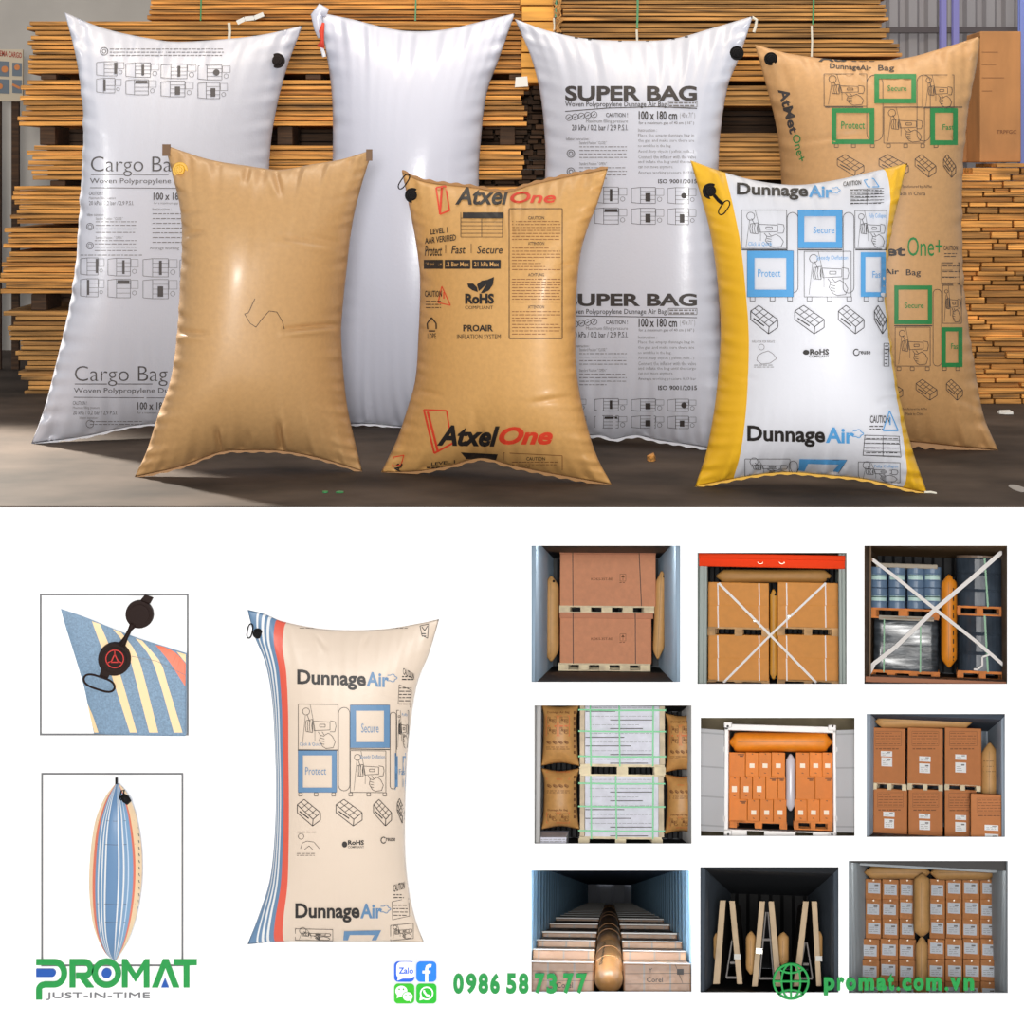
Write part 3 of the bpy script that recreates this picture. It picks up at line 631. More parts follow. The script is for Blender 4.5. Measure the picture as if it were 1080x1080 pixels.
for up in (True, False):
    Y = (lambda v: v) if up else (lambda v: 309+(v-90)*.985)
    k.text('SUPER BAG', 596, Y(90.5), 735, Y(106.5) if up else 323, .035, res=4); k.text('Woven Polypropylene Dunnage Air Bag', 596, Y(107), 703, Y(114), .006)
    g.rect(705, Y(106.5), 735, Y(113), .8); g.greek(706, Y(107), 734, Y(113), 2, 1.6, 3)
    k.line([(596, Y(117.5)), (640, Y(114)), (690, Y(112.5)), (735, Y(114.5))] if up else [(604, 333), (735, 335)], .9)
    for i in range(5): k.ring(600+i*6.6, Y(124)-i*.8, 3.3, .6, 10); k.seg((598.5+i*6.6, Y(125)-i*.8), (601.5+i*6.6, Y(123)-i*.8), .8)
    k.text('CAUTION !', 639, Y(119), 662, Y(123.5), .01); g.text('Maximum filling pressure', 618, Y(126), 662, Y(130.5)); k.text('20 kPa / 0,2 bar / 2,9 P.S.I.', 603, Y(131.5), 662, Y(138.5), .005)
    k.text('100 x 180 cm', 673.5, Y(117), 714, Y(126.5), .025); g.text('( 40 x 71" )', 717, Y(118.5), 733, Y(126)); g.text('for a maximum gap of 40 cm ( 16" )', 673.5, Y(128), 732, Y(132), .01)
    g.text('Instruction :', 673, Y(135.5), 693, Y(139)); 
    for i, t in enumerate(BODY): g.text(t, 673, Y(141+i*5.6), 673+{2: 35, 6: 37}.get(i, 59 if i < 4 else 61), Y(145+i*5.6), 0, res=1)
    g.text('Inflator instruction :', 597, Y(145), 622, Y(148)); 
    for a, t in ((149, 'Standard Position " CLOSE "'), (171, 'Standard Position " OPEN "')):
        g.text(t, 611, Y(a), 640, Y(a+3.2)); g.greek(611, Y(a+4), 661, Y(a+19), 4, .8, a)
    for y_ in (162, 181): k.ring(602, Y(y_), 4, .7); k.ring(602, Y(y_), 2, .7)
    k.text('ISO 9001/2015', 694, Y(189), 735, Y(193.5) if up else Y(194), .02)
    y0 = (197, 219) if up else (420, 438)
    for i, (a, b) in enumerate(((590, 618), (627, 661), (666, 700), (704, 734))):
        for r_ in (0, 1): k.picto(a, y0[r_]+i*.3, b, y0[r_]+(17 if up else 13)+i*.3, ((1, 0, 4, 3), (5, 2, 4, 4))[r_][i])
for (x, y_) in ((606, 39), (620, 40.5), (652, 42), (681, 42), (708, 40), (722, 38)): k.fill(x, y_, x+3.5, y_+1.6)
ink(sb, 'printed_lettering', k, ink_k); ink(sb, 'small_print', g, ink_soft); valve(sb, 777, 56, 7.5)
m = MB(); m.tube([WORLD.L(x, y, 1.8) for x, y in ((793, 18), (798, 21), (797, 28), (795, 34))], .006, 6); sb.T.part('corner_string', m, cream)
# large kraft bag
am = bagw([(796,47),(840,58),(900,64),(950,62),(990,52),(1034,38)], [(1034,38),(1030,70),(1022,110),(1016,160),(1014,200),(1014,250),(1016,300),(1022,350),(1030,400),(1038,440),(1053,475)],
          [(832,472),(900,464),(960,466),(1010,471),(1053,475)], [(796,47),(808,90),(818,130),(823,170),(825,230),(826,300),(830,400),(832,472)], .28, seed=11, wr=0.0120,
          folds=((822,152,912,141,.008,2.6),(965,72,975,115,.006,3),(985,140,1016,148,.005,3),(905,66,925,95,.006,3),(1008,420,1036,430,.007,3)))
am.thing('kraft_air_bag', 'large brown kraft air bag with green Secure and Protect drawings', 'air bag', kraft, 'air bags standing on the warehouse floor'); am.seam(seam_k, ('bottom',), .02)
k = Ink(); g = Ink(); gr = Ink()
k.text('AtMet', 0, 0, 0, 0, .03, res=3, quad=((831.5, 92), (842, 139), (833, 142), (820, 95))); gr.text('One+', 0, 0, 0, 0, .01, res=3, quad=((843, 141), (850, 168), (842, 172), (835, 143)))
k.text('AtMet', 863, 58.5, 922, 65, .03); k.text('DunnageAir', 875, 66.5, 919, 73.5, .02, sl=.06); k.text('Bag', 926, 68.5, 943, 76, .01)
for (a, b, c, d) in ((869, 78, 914, 112), (932, 113, 975, 151), (973, 79, 1006, 114)): k.gun(a, b, c, d, .0, .6)
for (a, b, c, d) in ((922, 78, 966, 109), (877, 114, 922, 152), (981, 114, 1010, 153)): gr.frame(a, b, c, d, 5)
gr.text('Secure', 936, 90, 956, 96, .01); gr.text('Protect', 887, 128, 912, 136, .01); gr.text('Fast', 994, 131, 1006, 137, .01)
def capsule(k, x0, x1, y0, y1, w=.6):
    r = (x1-x0)/2; c = (x0+x1)/2
    k.line([(c-r, y0+r)]+[(c-r*math.cos(a*math.pi/8), y0+r-r*math.sin(a*math.pi/8)) for a in range(1, 8)]+[(c+r, y0+r), (c+r, y1-r)]+[(c+r*math.cos(a*math.pi/8), y1-r+r*math.sin(a*math.pi/8)) for a in range(1, 8)]+[(c-r, y1-r), (c-r, y0+r)], w)
def feet(k, xs_, y, s=4): 
    for x in xs_: k.rect(x, y, x+s, y+s*.9, .6)
capsule(k, 914, 931, 79, 149); capsule(k, 967, 981, 79, 149); feet(k, (880, 898, 918, 935, 953, 971, 985), 152)
for x0 in (870, 932, 975): k.seg((x0, 113), (x0+40, 113), 1)
for i, (a, b) in enumerate(((883, 911), (927, 958), (965, 987), (995, 1008))): k.iso(a, 163, b, 186+i*.4, .7)
g.text('Manufactured by AtMet', 950, 195, 983, 199); g.text('Made in China', 945, 202, 976, 206)
k.text('AtMet', 886, 259, 955, 270, .03, res=3); gr.text('One+', 957, 250, 994, 270, .0, res=3); k.text('CAUTION', 995, 259, 1010, 264, .01); k.greek(996, 266, 1009, 272, 2, .8, 4)
k.text('DunnageAir', 890, 283.5, 948, 291, .02); k.text('Bag', 955.5, 284, 971, 292.5, .01)
for r_ in range(4): k.seg((993, 278+r_*7), (1012, 278+r_*7), .5); k.greek(994, 279+r_*6, 1012, 282+r_*6, 1, .8, r_)
k.rect(993, 277, 1012, 300, .6); gr.frame(943, 301, 983, 342, 4.5); gr.text('Secure', 954, 319, 974, 325, .01); k.gun(944, 345, 981, 386, 0, .6); k.gun(994, 301, 1014, 341, 0, .6); gr.frame(993, 345, 1015, 387, 4.5); gr.text('Fast', 1003, 362, 1012, 368, .01)
capsule(k, 984, 993, 305, 386); feet(k, (946, 960, 976, 994, 1008), 387); k.seg((943, 343.5), (983, 343.5), 1.2)
for a, b in ((928, 952), (966, 988), (998, 1015)): k.iso(a, 400, b, 422, .7)
g.text('Manufactured by AtMet', 951, 430, 978, 433); g.text('Made in China', 955, 435, 974, 438)
ink(am, 'printed_lettering', k, ink_k); ink(am, 'small_print', g, ink_k); ink(am, 'green_print', gr, ink_green, .004); valve(am, 813, 62, 7)
# blank kraft bag
tb = bagw([(174,153),(220,168),(262,175),(295,179),(330,173),(360,168),(393,158)], [(393,158),(380,200),(371,240),(365,290),(361,330),(360,360),(365,420),(373,460),(382,497)],
          [(142,503),(190,492),(232,477),(262,475),(300,476),(340,484),(382,497)], [(174,153),(182,185),(190,220),(192,260),(190,300),(187,350),(180,400),(166,440),(155,475),(142,503)], .24, seed=21, wr=0.0120,
          folds=((300,348,362,342,.03,2.4),(185,351,218,352,.012,2.4),(295,250,364,262,.012,3),(192,225,212,222,.008,2.5),(192,250,214,247,.008,2.4),(290,180,296,206,.026,3),(262,176,258,192,.018,3),(232,478,228,452,.028,3),(297,477,293,446,.028,3),(262,474,262,455,.014,3),(192,248,215,244,.008,2.4),(325,248,366,258,.009,2.6)))
kraft_blank = mat('plain_kraft', (192, 150, 100), .42, .03, .05, 60, coat=.12)
tb.thing('blank_kraft_air_bag', 'plain tan kraft air bag with yellow valve in the front row', 'air bag', kraft_blank, 'air bags standing on the warehouse floor'); tb.seam(seam_k, ('bottom',), .008)
k = Ink(); k.line([(269, 315), (262, 330), (258, 331)], .6); k.line([(258, 331), (264, 341), (270, 345), (276, 337), (284, 328), (292, 329), (298, 339), (300, 347)], .6); ink(tb, 'pen_squiggle', k, ink_black)
valve(tb, 190, 179, 8, mm=mat('yellow_plastic', (222, 170, 40), .35)); m = MB(); p = tb.at(175, 158, .01); m.box(p[0]-.012, p[0]+.016, p[1]-.005, p[1]+.01, p[2]-.022, p[2]+.02); tb.T.part('corner_label', m, mat('brown_label', (110, 78, 48), .6)); m = MB(); p = tb.at(391, 161, .01); m.box(p[0]-.016, p[0]+.006, p[1]-.005, p[1]+.01, p[2]-.03, p[2]+.012); tb.T.part('corner_label', m, MATS['brown_label'])
# red lettered bag
ax = bagw([(424,182),(450,192),(500,198),(533,203),(560,195),(600,186),(641,178)], [(641,178),(630,215),(620,240),(612,270),(608,310),(607,360),(609,400),(617,440),(629,480),(645,511)],
          [(402,498),(440,497),(475,491),(508,483),(540,491),(590,501),(645,511)], [(424,182),(432,220),(440,265),(443,300),(441,360),(438,400),(430,430),(418,465),(402,498)], .24, seed=31, wr=0.0105,
          folds=((536,204,541,255,.014,2.6),(526,203,520,240,.008,3),(510,484,509,452,.016,2.6),(440,277,455,284,.012,2.4),(436,411,465,417,.012,2.4),(604,418,560,425,.008,3),(588,282,610,276,.01,2.4),(500,430,505,475,.006,4)))
ax.thing('printed_kraft_air_bag', 'golden kraft air bag with red and black lettering in the front row', 'air bag', kraft2, 'air bags standing on the warehouse floor'); ax.seam(seam_k, ('bottom', 'top'), .01)
k = Ink(); g = Ink(); r = Ink()
k.text('Atxel', 480, 197, 537, 216, .025, .25, 4); r.text('One', 538, 202, 586, 214, .02, .25, 4); r.line([(464, 226), (460, 198), (470, 196), (474, 222)], 1.6, True); r.line([(464, 226), (466, 198)], 2.2)
k.text('LEVEL 1', 454, 241.5, 472, 247.5, .02, sl=-.12); k.text('AAR VERIFIED', 448, 251, 481, 257.5, .02, sl=-.12)
k.fill(488, 224, 531, 230, .0); 
for i in range(6): k.seg((486, 230+i*4), (530, 230+i*4), .6)
for x in (486, 508, 530): k.seg((x, 224), (x, 250), .6)
for t, a, b in (('Protect', 448, 466), ('Fast', 476, 491), ('Secure', 503, 530)): k.text(t, a, 259, b, 267.5 if t != 'Protect' else 270, .01, .2)
k.seg((470, 258), (470, 267), .6); k.seg((497, 257), (497, 267), .6)
for a, b in ((447, 467), (469, 496), (498, 528)): k.fill(a, 274, b, 283.5)
wt = Ink(); wt.text('10 psi Max', 449, 276.5, 466, 281); wt.text('.2 Bar Max', 470.5, 276, 494.5, 281, .01); wt.text('21 kPa Max', 500, 276, 526, 281, .01)
k.rect(537, 220, 593, 357, .8); 
for y_, t in ((228, 'CAUTION'), (255, 'ATTENTION'), (288, 'ACHTUNG'), (322, 'ATTENTION')): k.text(t, 557, y_, 574, y_+3.4, .01)
g.greek(540, 232, 591, 254, 7, .7, 1); g.greek(540, 260, 591, 286, 8, .7, 2); g.greek(540, 293, 591, 320, 9, .7, 3); g.greek(540, 327, 591, 354, 8, .7, 4)
k.text('CAUTION', 448, 306.5, 466, 313, .02); k.greek(449, 316, 465, 326, 3, .8, 5); r.line([(466, 302), (475, 322), (462, 319)], 1, True); r.seg((468, 308), (468, 315), 1.2)
k.text('RoHS', 490.5, 309.5, 521, 320.5, .05, res=3); k.text('COMPLIANT', 490.5, 322.5, 520, 326, .0)
k.poly([(505, 307), (503, 300), (508, 296), (514, 295), (521, 292), (520, 300), (516, 306), (510, 309), (507, 309), (513, 300)]); k.poly([(493, 299), (499, 299), (503, 303), (504, 308), (498, 306), (494, 303)])
k.line([(451, 347), (450.5, 341), (455, 335), (460, 341), (460, 347)], 1.3); k.line([(452, 349), (459, 349)], 1.3); k.text('LDPE', 451, 351.5, 460, 357, .0)
k.text('PROAIR', 488.5, 342.5, 520, 349.5, .03); k.text('INFLATION SYSTEM', 482, 352.5, 528, 357.5, .0)
k.text('Atxel', 461, 448, 527, 470, .04, .3, 4, sl=.02); r.text('One', 526, 450, 583, 469, .04, .3, 4)
r.line([(447, 432), (458, 478), (478, 467)], 2); r.line([(447, 432), (471, 433), (474, 452)], 1.5); r.line([(451, 434), (462, 477)], 2.4)
k.poly([(486, 477), (525, 479), (523, 485), (492, 484)]); k.text('LEVEL 1', 455, 487.5, 480, 491, .02, sl=-.1); k.greek(450, 491, 490, 495, 1, 1.6, 3); g.rect(531, 477.5, 593, 499, .7, .05); k.text('CAUTION', 555, 482, 575, 485.5, .01); g.greek(540, 486, 588, 494, 3, .7, 8)
r.line([(415, 482), (426, 480), (423, 490), (414, 492)], 1, True); k.text('At', 0, 0, 0, 0, .04, quad=((415, 497), (417, 488), (425, 489), (422, 498)))
ink(ax, 'black_print', k, ink_black, .005); ink(ax, 'small_print', g, brown_ink); ink(ax, 'red_print', r, ink_red, .004); ink(ax, 'reversed_print', wt, kraft2, .005)
valve(ax, 435, 206, 8, ring=((421, 199), (431, 184), 3.2))
# yellow edged bag
yel = stripe_mat('white_with_yellow_edges', [(0, (232, 178, 40)), (.165, (212, 212, 218)), (.885, (232, 178, 40))], .4, .15)
da = bagw([(728,169),(765,182),(800,191),(840,195),(880,190),(920,181),(957,172)], [(957,172),(948,210),(939,250),(934,300),(937,340),(942,380),(949,420),(961,470),(978,520)],
          [(733,513),(790,502),(830,498),(870,501),(910,505),(950,514),(978,520)], [(728,169),(740,210),(750,250),(757,300),(760,350),(757,400),(752,440),(744,480),(733,513)], .25, seed=41, wr=0.0120, w=(.28, 1.0),
          folds=((830,498,838,488,.012,3),(880,500,890,489,.01,3),(760,395,800,400,.005,3),(757,330,785,336,.005,3),(925,425,948,418,.006,3)))
da.thing('yellow_edged_air_bag', 'white air bag with yellow side stripe and blue Secure drawings in the front row', 'air bag', yel, 'air bags standing on the warehouse floor'); da.seam(mat('yellow_seam', (225, 172, 45), .5), ('bottom',), .008)
def cloud(b, x, y, s): b.line([(x+s*math.cos(a)*(1+.18*math.cos(a*5)), y+s*.7*math.sin(a)*(1+.18*math.cos(a*5))) for a in [q*6.283/28-2.4 for q in range(24)]], s*.16)
def logo(k, b, x0, x1, x2, y0, y1, sl=0.0):
    h = y1-y0; k.text('Dunnage', x0, y0, x1, y1, .03, res=3, sl=sl); b.text('Air', x1+.6, y0+sl*(x1-x0)+.2, x2, y0+h*.78+sl*(x1-x0), .03, res=3, sl=sl*1.4); cloud(b, x2+3, y0+h*.3+sl*(x2-x0), h*.26)
k = Ink(); g = Ink(); b = Ink()
logo(k, b, 777, 852, 878, 192.5, 209, .03); logo(k, b, 788, 870, 901, 448.5, 470, .02)
k.gun(782, 221.5, 829.5, 262); b.frame(841.5, 221.5, 888, 261.5, 6.5); k.rect(841.5, 221.5, 888, 261.5, .7); k.gun(901.5, 222, 935, 262); b.text('Click & Quick', 789, 255, 814, 260)
b.frame(788, 264.5, 836.5, 313, 7.5); k.rect(788, 264.5, 836.5, 313, .7); k.gun(848, 265, 897.5, 313); b.frame(907.5, 266, 934, 313, 5); b.text('Speedy Deflation', 861, 269.5, 894, 275); b.text('Fully Collapse', 916, 225, 934, 231)
b.text('Secure', 857.5, 239, 880, 246, .0); b.text('Protect', 799, 284, 823, 292, .0); b.text('Fast', 920, 286, 931, 293, .0)
capsule(k, 830, 841.5, 224, 309); capsule(k, 889, 900.5, 224, 309); feet(k, (791, 812, 830.5, 851, 872, 893, 911, 926), 313, 5)
for x0, x1 in ((782, 830), (842, 888), (902, 935)): k.seg((x0, 263.3), (x1, 263.3), 1.2)
for a, c in ((791.5, 820), (838, 869), (884, 911), (922, 935)): k.iso(a, 322, c, 352, .8)
g.text('INFLATOR FOR INFLATE', 793, 359, 817, 361.5); g.ring(803, 366, 3, .5); g.line([(798, 380), (799, 375), (804, 372), (810, 370), (815, 373), (819, 378), (812, 383), (803, 384), (798, 380)], .6); g.greek(795, 384, 816, 388, 2, .7, 3)
k.text('RoHS', 854, 368, 874, 374, .04); k.text('COMPLIANT', 853, 374.5, 874, 377, .01); k.disc(850, 371.5, 3.4, ry=2.6); k.line([(903+3*math.cos(a), 371.5+3.3*math.sin(a)) for a in [q*.5 for q in range(1, 12)]], 1.1); k.text('reuse', 905.5, 370, 918, 373.5, .02)
k.text('CAUTION', 917.5, 438, 938, 446, .015); b.line([(938, 433), (947, 454), (931, 454)], 1.2, True); b.seg((938.5, 440), (938.5, 448), 1.4); k.greek(917, 448, 932, 454, 2, 1, 3)
for q in range(6): k.seg((911, 459+q*4.2), (949, 460+q*4.2), .5)
k.line([(912, 459), (910, 480), (950, 482), (948, 460)], .6, True); k.seg((931, 460), (931, 481), .6); k.greek(913, 460, 948, 480, 4, .8, 6)
k.text('CAUTION', 889, 191.5, 908, 196.5, .015, sl=-.1); b.line([(911, 190), (921, 188), (927, 197), (915, 197)], 1, True)
for q in range(6): k.seg((896, 200+q*3), (932, 198.5+q*3), .5)
k.seg((914, 199), (914, 216), .6); k.greek(897, 199, 930, 216, 5, .8, 7)
k.gun(785.5, 484, 833, 502); b.poly([(843, 484), (893, 485), (884, 498), (878, 497), (884, 490), (852, 489), (848, 497), (842, 496)]); k.line([(841, 497), (846, 484.5), (893, 485), (884, 499)], .6); k.gun(905, 487, 949, 508, .02); b.text('Fully Collapse', 922, 490, 947, 494); capsule(k, 832, 841, 486, 500)
k.rect(932, 362, 937.5, 386, .6); k.greek(933, 363, 937, 385, 6, 1, 3)
ink(da, 'black_print', k, ink_black, .005); ink(da, 'small_print', g, ink_soft); ink(da, 'blue_print', b, ink_blue, .006)
valve(da, 749.5, 201.5, 8.5, ring=((759, 226), (768.5, 212), 3.6)); m = MB(); m.tube([da.at(x, y, .012) for x, y in ((753, 206), (757, 211), (762, 215))], .006, 6); da.T.part('valve_tether', m, rubber)
m = MB(); m.tube([WORLD.L(x, y, .3) for x, y in ((975, 519), (982, 519), (987, 520), (988, 524))], .004, 6); da.T.part('corner_string', m, cream)

# ---------------- niches in the front wall, each with a loaded container behind it ----------------
def reveal(n, fr, rect, y0, crect):
    x0, t, x1, b = NICHES[n]; A = [WORLD.L(x0, t, .006), WORLD.L(x1, t, .006), WORLD.L(x1, b, .006), WORLD.L(x0, b, .006)]
    B = [fr.M @ Vector((x, y0, z)) for x, z in ((crect[0], crect[3]), (crect[1], crect[3]), (crect[1], crect[2]), (crect[0], crect[2]))]
    mb = MB(); mb.add([tuple(p) for p in A+B], [(0, 1, 5, 4), (1, 2, 6, 5), (2, 3, 7, 6), (3, 0, 4, 7)])
    solo(WORLD, (0, 0, 0), f'trim_{n}', mb, MATS['reveal_dark'], kind='structure')
mat('reveal_dark', (70, 70, 72), .7)
def zig(mb, fixed, axis, y0, y1, z0, z1, rib, amp, sgn):
    y = y0; P = [(y0, 0)]
    while y < y1: P += [(y+rib*.35, 0), (y+rib*.5, amp), (y+rib*.85, amp), (y+rib, 0)]; y += rib
    for (a, p), (b, q) in zip(P[:-1], P[1:]):
        b = min(b, y1+.001)
        if axis == 'x': mb.add([(fixed+sgn*p, a, z0), (fixed+sgn*q, b, z0), (fixed+sgn*q, b, z1), (fixed+sgn*p, a, z1)], [(0, 1, 2, 3)])
        elif axis == 'z': mb.add([(z0, a, fixed+sgn*p), (z1, a, fixed+sgn*p), (z1, b, fixed+sgn*q), (z0, b, fixed+sgn*q)], [(0, 1, 2, 3)])
        else: mb.add([(a, fixed+p, z0), (b, fixed+q, z0), (b, fixed+q, z1), (a, fixed+p, z1)], [(0, 1, 2, 3)])
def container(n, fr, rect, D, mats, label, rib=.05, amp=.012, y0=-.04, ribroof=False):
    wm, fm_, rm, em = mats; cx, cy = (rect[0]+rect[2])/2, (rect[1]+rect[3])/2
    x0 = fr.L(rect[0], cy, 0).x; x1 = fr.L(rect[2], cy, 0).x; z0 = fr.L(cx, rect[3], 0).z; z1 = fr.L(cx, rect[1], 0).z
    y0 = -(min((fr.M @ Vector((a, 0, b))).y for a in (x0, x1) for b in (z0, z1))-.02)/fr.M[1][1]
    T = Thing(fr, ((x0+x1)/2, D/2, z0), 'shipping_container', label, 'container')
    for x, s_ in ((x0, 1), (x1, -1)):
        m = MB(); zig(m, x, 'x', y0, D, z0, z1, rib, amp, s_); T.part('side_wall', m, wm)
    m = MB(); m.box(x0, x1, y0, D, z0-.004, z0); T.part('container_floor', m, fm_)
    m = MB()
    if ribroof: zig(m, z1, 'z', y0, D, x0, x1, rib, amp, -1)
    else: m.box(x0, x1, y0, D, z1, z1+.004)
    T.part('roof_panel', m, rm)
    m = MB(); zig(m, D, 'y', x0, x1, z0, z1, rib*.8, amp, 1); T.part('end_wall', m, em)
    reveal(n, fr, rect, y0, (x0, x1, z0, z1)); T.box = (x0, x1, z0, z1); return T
def carton(fr, rect, y, d, label, m, group=None, bevel=.0025, cat='carton', name='carton'):
    B = px_box(fr, *rect, y, d); T = Thing(fr, ((B[0]+B[1])/2, y+d/2, B[4]), name, label, cat, group)
    mb = MB(); mb.box(*B); T.part('carton_body', mb, m, bevel=bevel); T.y = y; T.rect = rect; return T
def stick(T, rects, m, name='paper_label', off=.0015, marks=True):
    for r in rects:
        B = px_box(T.fr, *r, T.y-off, off*.9); mb = MB(); mb.box(*B); o = T.part(name, mb, m)
        if marks:
            k = Ink(); w_, h = r[2]-r[0], r[3]-r[1]; k.greek(r[0]+w_*.12, r[1]+h*.3, r[2]-w_*.2, r[3]-h*.1, 3 if h > 5 else 2, .35, int(r[0]))
            k.fill(r[2]-w_*.45, r[1]+h*.14, r[2]-w_*.15, r[1]+h*.3); k.build('label_print', flat_map(T.fr, T.y-off*1.5), ink_soft, T, o)
def pallet(fr, rect, y, d, blocks, m, label, group=None, top=.22, bot=.16, bm=None):
    x0, x1, _, _, z0, z1 = px_box(fr, *rect, y, d); h = z1-z0; T = Thing(fr, ((x0+x1)/2, y+d/2, z0), 'wooden_pallet', label, 'pallet', group)
    mb = MB(); nb = 5
    for i in range(nb): a = y+d*i/nb; mb.box(x0, x1, a, a+d/nb*.8, z1-h*top, z1)
    T.part('deck', mb, m)
    for i in range(blocks):
        c = x0+(x1-x0)*(.055+.89*i/(blocks-1)); bw_ = (x1-x0)*(.055 if blocks > 3 else .065); mb = MB()
        for q in (0, .45, .9): mb.box(c-bw_, c+bw_, y+d*q, y+d*q+d*.1, z0+h*bot, z1-h*top)
        T.part('block', mb, bm or m)
    if bot: mb = MB(); [mb.box(x0, x1, y+d*q, y+d*q+d*.1, z0, z0+h*bot) for q in (0, .45, .9)]; T.part('bottom_board', mb, m)
    return T
def lens(fr, rect, y, m, label, vert=True, T=None, tip=.16, group=None, seams=True, seed=1, valve_at=None, name='kraft_air_bag', lean=0.0):
    x0, y0, x1, y1 = rect; w_, h = x1-x0, y1-y0; cx, cy = (x0+x1)/2, (y0+y1)/2; e = .8; L = lean
    k = abs(y-fr.c.y)/FPX
    if vert:
        a = h*tip; T = T or w_/2*k*.95
        b = Bag(fr, [(cx-e+L, y0), (cx+e+L, y0)], [(cx+e+L, y0), (x1-w_*.14+L, y0+a*.5), (x1+L*.6, y0+a), (x1, cy), (x1-L*.6, y1-a), (x1-w_*.14-L, y1-a*.5), (cx+e-L, y1)],
                [(cx-e-L, y1), (cx+e-L, y1)], [(cx-e+L, y0), (x0+w_*.14+L, y0+a*.5), (x0+L*.6, y0+a), (x0, cy), (x0-L*.6, y1-a), (x0+w_*.14-L, y1-a*.5), (cx-e-L, y1)], (y,)*4, T, nu=18, nv=44, wr=.0006, seed=seed, w=0)
    else:
        a = w_*tip; T = T or h/2*k*.95
        b = Bag(fr, [(x0, cy-e), (x0+a*.5, y0+h*.14), (x0+a, y0), (cx, y0), (x1-a, y0), (x1-a*.5, y0+h*.14), (x1, cy-e)], [(x1, cy-e), (x1, cy+e)],
                [(x0, cy+e), (x0+a*.5, y1-h*.14), (x0+a, y1), (cx, y1), (x1-a, y1), (x1-a*.5, y1-h*.14), (x1, cy+e)], [(x0, cy-e), (x0, cy+e)], (y,)*4, T, nu=44, nv=18, wr=.0006, seed=seed, w=0)
    b.thing(name, label, 'air bag', m, group)
    if seams:
        s_ = Ink()
        if vert:
            for f in (.22, .5, .78): s_.seg((x0+.5, y0+h*f), (x1-.5, y0+h*f+.4), .35)
            s_.seg((cx-.5+L, y0+3), (cx-.5-L, y1-3), .4)
        else:
            for f in (.22, .5, .78): s_.seg((x0+w_*f, y0+.5), (x0+w_*f+.4, y1-.5), .35)
            s_.seg((x0+3, cy), (x1-3, cy), .4)
        s_.build('stitched_seam', b.map(.0008), seam_k, b.T)
    if valve_at:
        p = Vector(b.at(valve_at[0], valve_at[1], 0)); mb = MB(); mb.cyl(p+Vector((0, .003, 0)), p-Vector((0, .008, 0)), 1.3*k, 10); b.T.part('valve', mb, rubber)
    return b
def lash(fr, pts, y, wpx, m, label, name='lashing_strap', group=None, buckles=()):
    P = [fr.L(a, b, y) for a, b in pts]; k = abs(y-fr.c.y)/FPX; T = Thing(fr, P[-1], name, label, 'strap', group)
    mb = MB(); mb.ribbon(P, wpx*k, .003); T.part('webbing', mb, m)
    for (a, b) in buckles:
        p = fr.L(a, b, y); mb = MB(); mb.box(p.x-1.6*k, p.x+1.6*k, p.y-.006, p.y+.002, p.z-1.2*k, p.z+1.2*k); T.part('ratchet', mb, buckle_m, bevel=.001)
    return T
buckle_m = mat('ratchet_metal', (150, 150, 140), .35, metal=.7)
kr_s = mat('niche_kraft', (218, 168, 106), .55, .04, .08, 40); kr_o = mat('niche_orange_kraft', (232, 140, 30), .5, .04, .08, 40)
pal_pale = mat('pale_pallet', (242, 222, 186), .7, .15, .1, 20, rnd=.05); pal_or = mat('orange_pallet', (222, 128, 44), .65, .2, .1, 20); pal_brown = mat('brown_pallet', (208, 162, 108), .7, .2, .1, 20)
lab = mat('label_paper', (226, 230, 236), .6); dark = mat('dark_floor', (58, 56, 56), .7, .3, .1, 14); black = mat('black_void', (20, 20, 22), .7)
stw = mat('white_strap', (232, 226, 222), .5)

# 1: two large cartons on pallets between two upright bags
f1 = niche_frame(639, 647.5)
wl = mat('container_blue_grey', (160, 180, 198), .4)
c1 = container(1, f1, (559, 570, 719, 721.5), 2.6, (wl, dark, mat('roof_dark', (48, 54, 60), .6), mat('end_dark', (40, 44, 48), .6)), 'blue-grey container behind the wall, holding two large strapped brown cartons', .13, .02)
zc = c1.box[2]; yc = 1.6
cbr = mat('red_brown_carton', (222, 152, 114), .75, .03, .08, 50); cbd = mat('carton_lid', (210, 140, 106), .75, .03, .08, 50)
for (r, lid, sx, lb, py) in (((590.5, 581, 691.5, 639.3), (590.2, 581, 691.8, 584.5), (604, 674), 'upper red-brown carton strapped on a pallet in the blue-grey container', 610.5),
                             ((590.5, 646.5, 687, 700), (590.2, 646.5, 689, 652), (604.3, 670), 'lower red-brown carton strapped on a pallet in the blue-grey container', 673.5)):
    T = carton(f1, r, yc, .62, lb, cbr, bevel=.004); B = px_box(f1, *lid, yc-.006, .63); m = MB(); m.box(*B); T.part('carton_lid', m, cbd, bevel=.002)
    for q, x in enumerate(sx):
        m = MB(); m.ribbon([f1.L(x, r[1]-.2, yc-.009), f1.L(x+(2.6 if q and r[1] < 600 else .3), r[3], yc-.009)], .9/300, .002); T.part('strap', m, blk)
    k = Ink(); k.text('KDKS-35T-R日'.replace('日', 'E'), 623.5, py-1, 646, py+1.6, .01); x = 655; k.rect(x-1, py-5, x+5, py+2.5, .4); k.poly([(x, py-1.5), (x+2, py-4.2), (x+4, py-1.5)]); k.seg((x+2, py-2), (x+2, py+1.5), .5); k.greek(x-1.5, py+3, x+5.5, py+5, 1, .7, 2)
    k.build('printed_marks', flat_map(f1, yc-.003), brown_ink, T)
pallet(f1, (590, 639.4, 690, 646.4), yc, .62, 5, pal_pale, 'pallet between the two red-brown cartons in the blue-grey container')
pallet(f1, (589, 700.1, 686, 707.4), yc, .62, 5, pal_pale, 'pallet on the container floor under the lower red-brown carton')
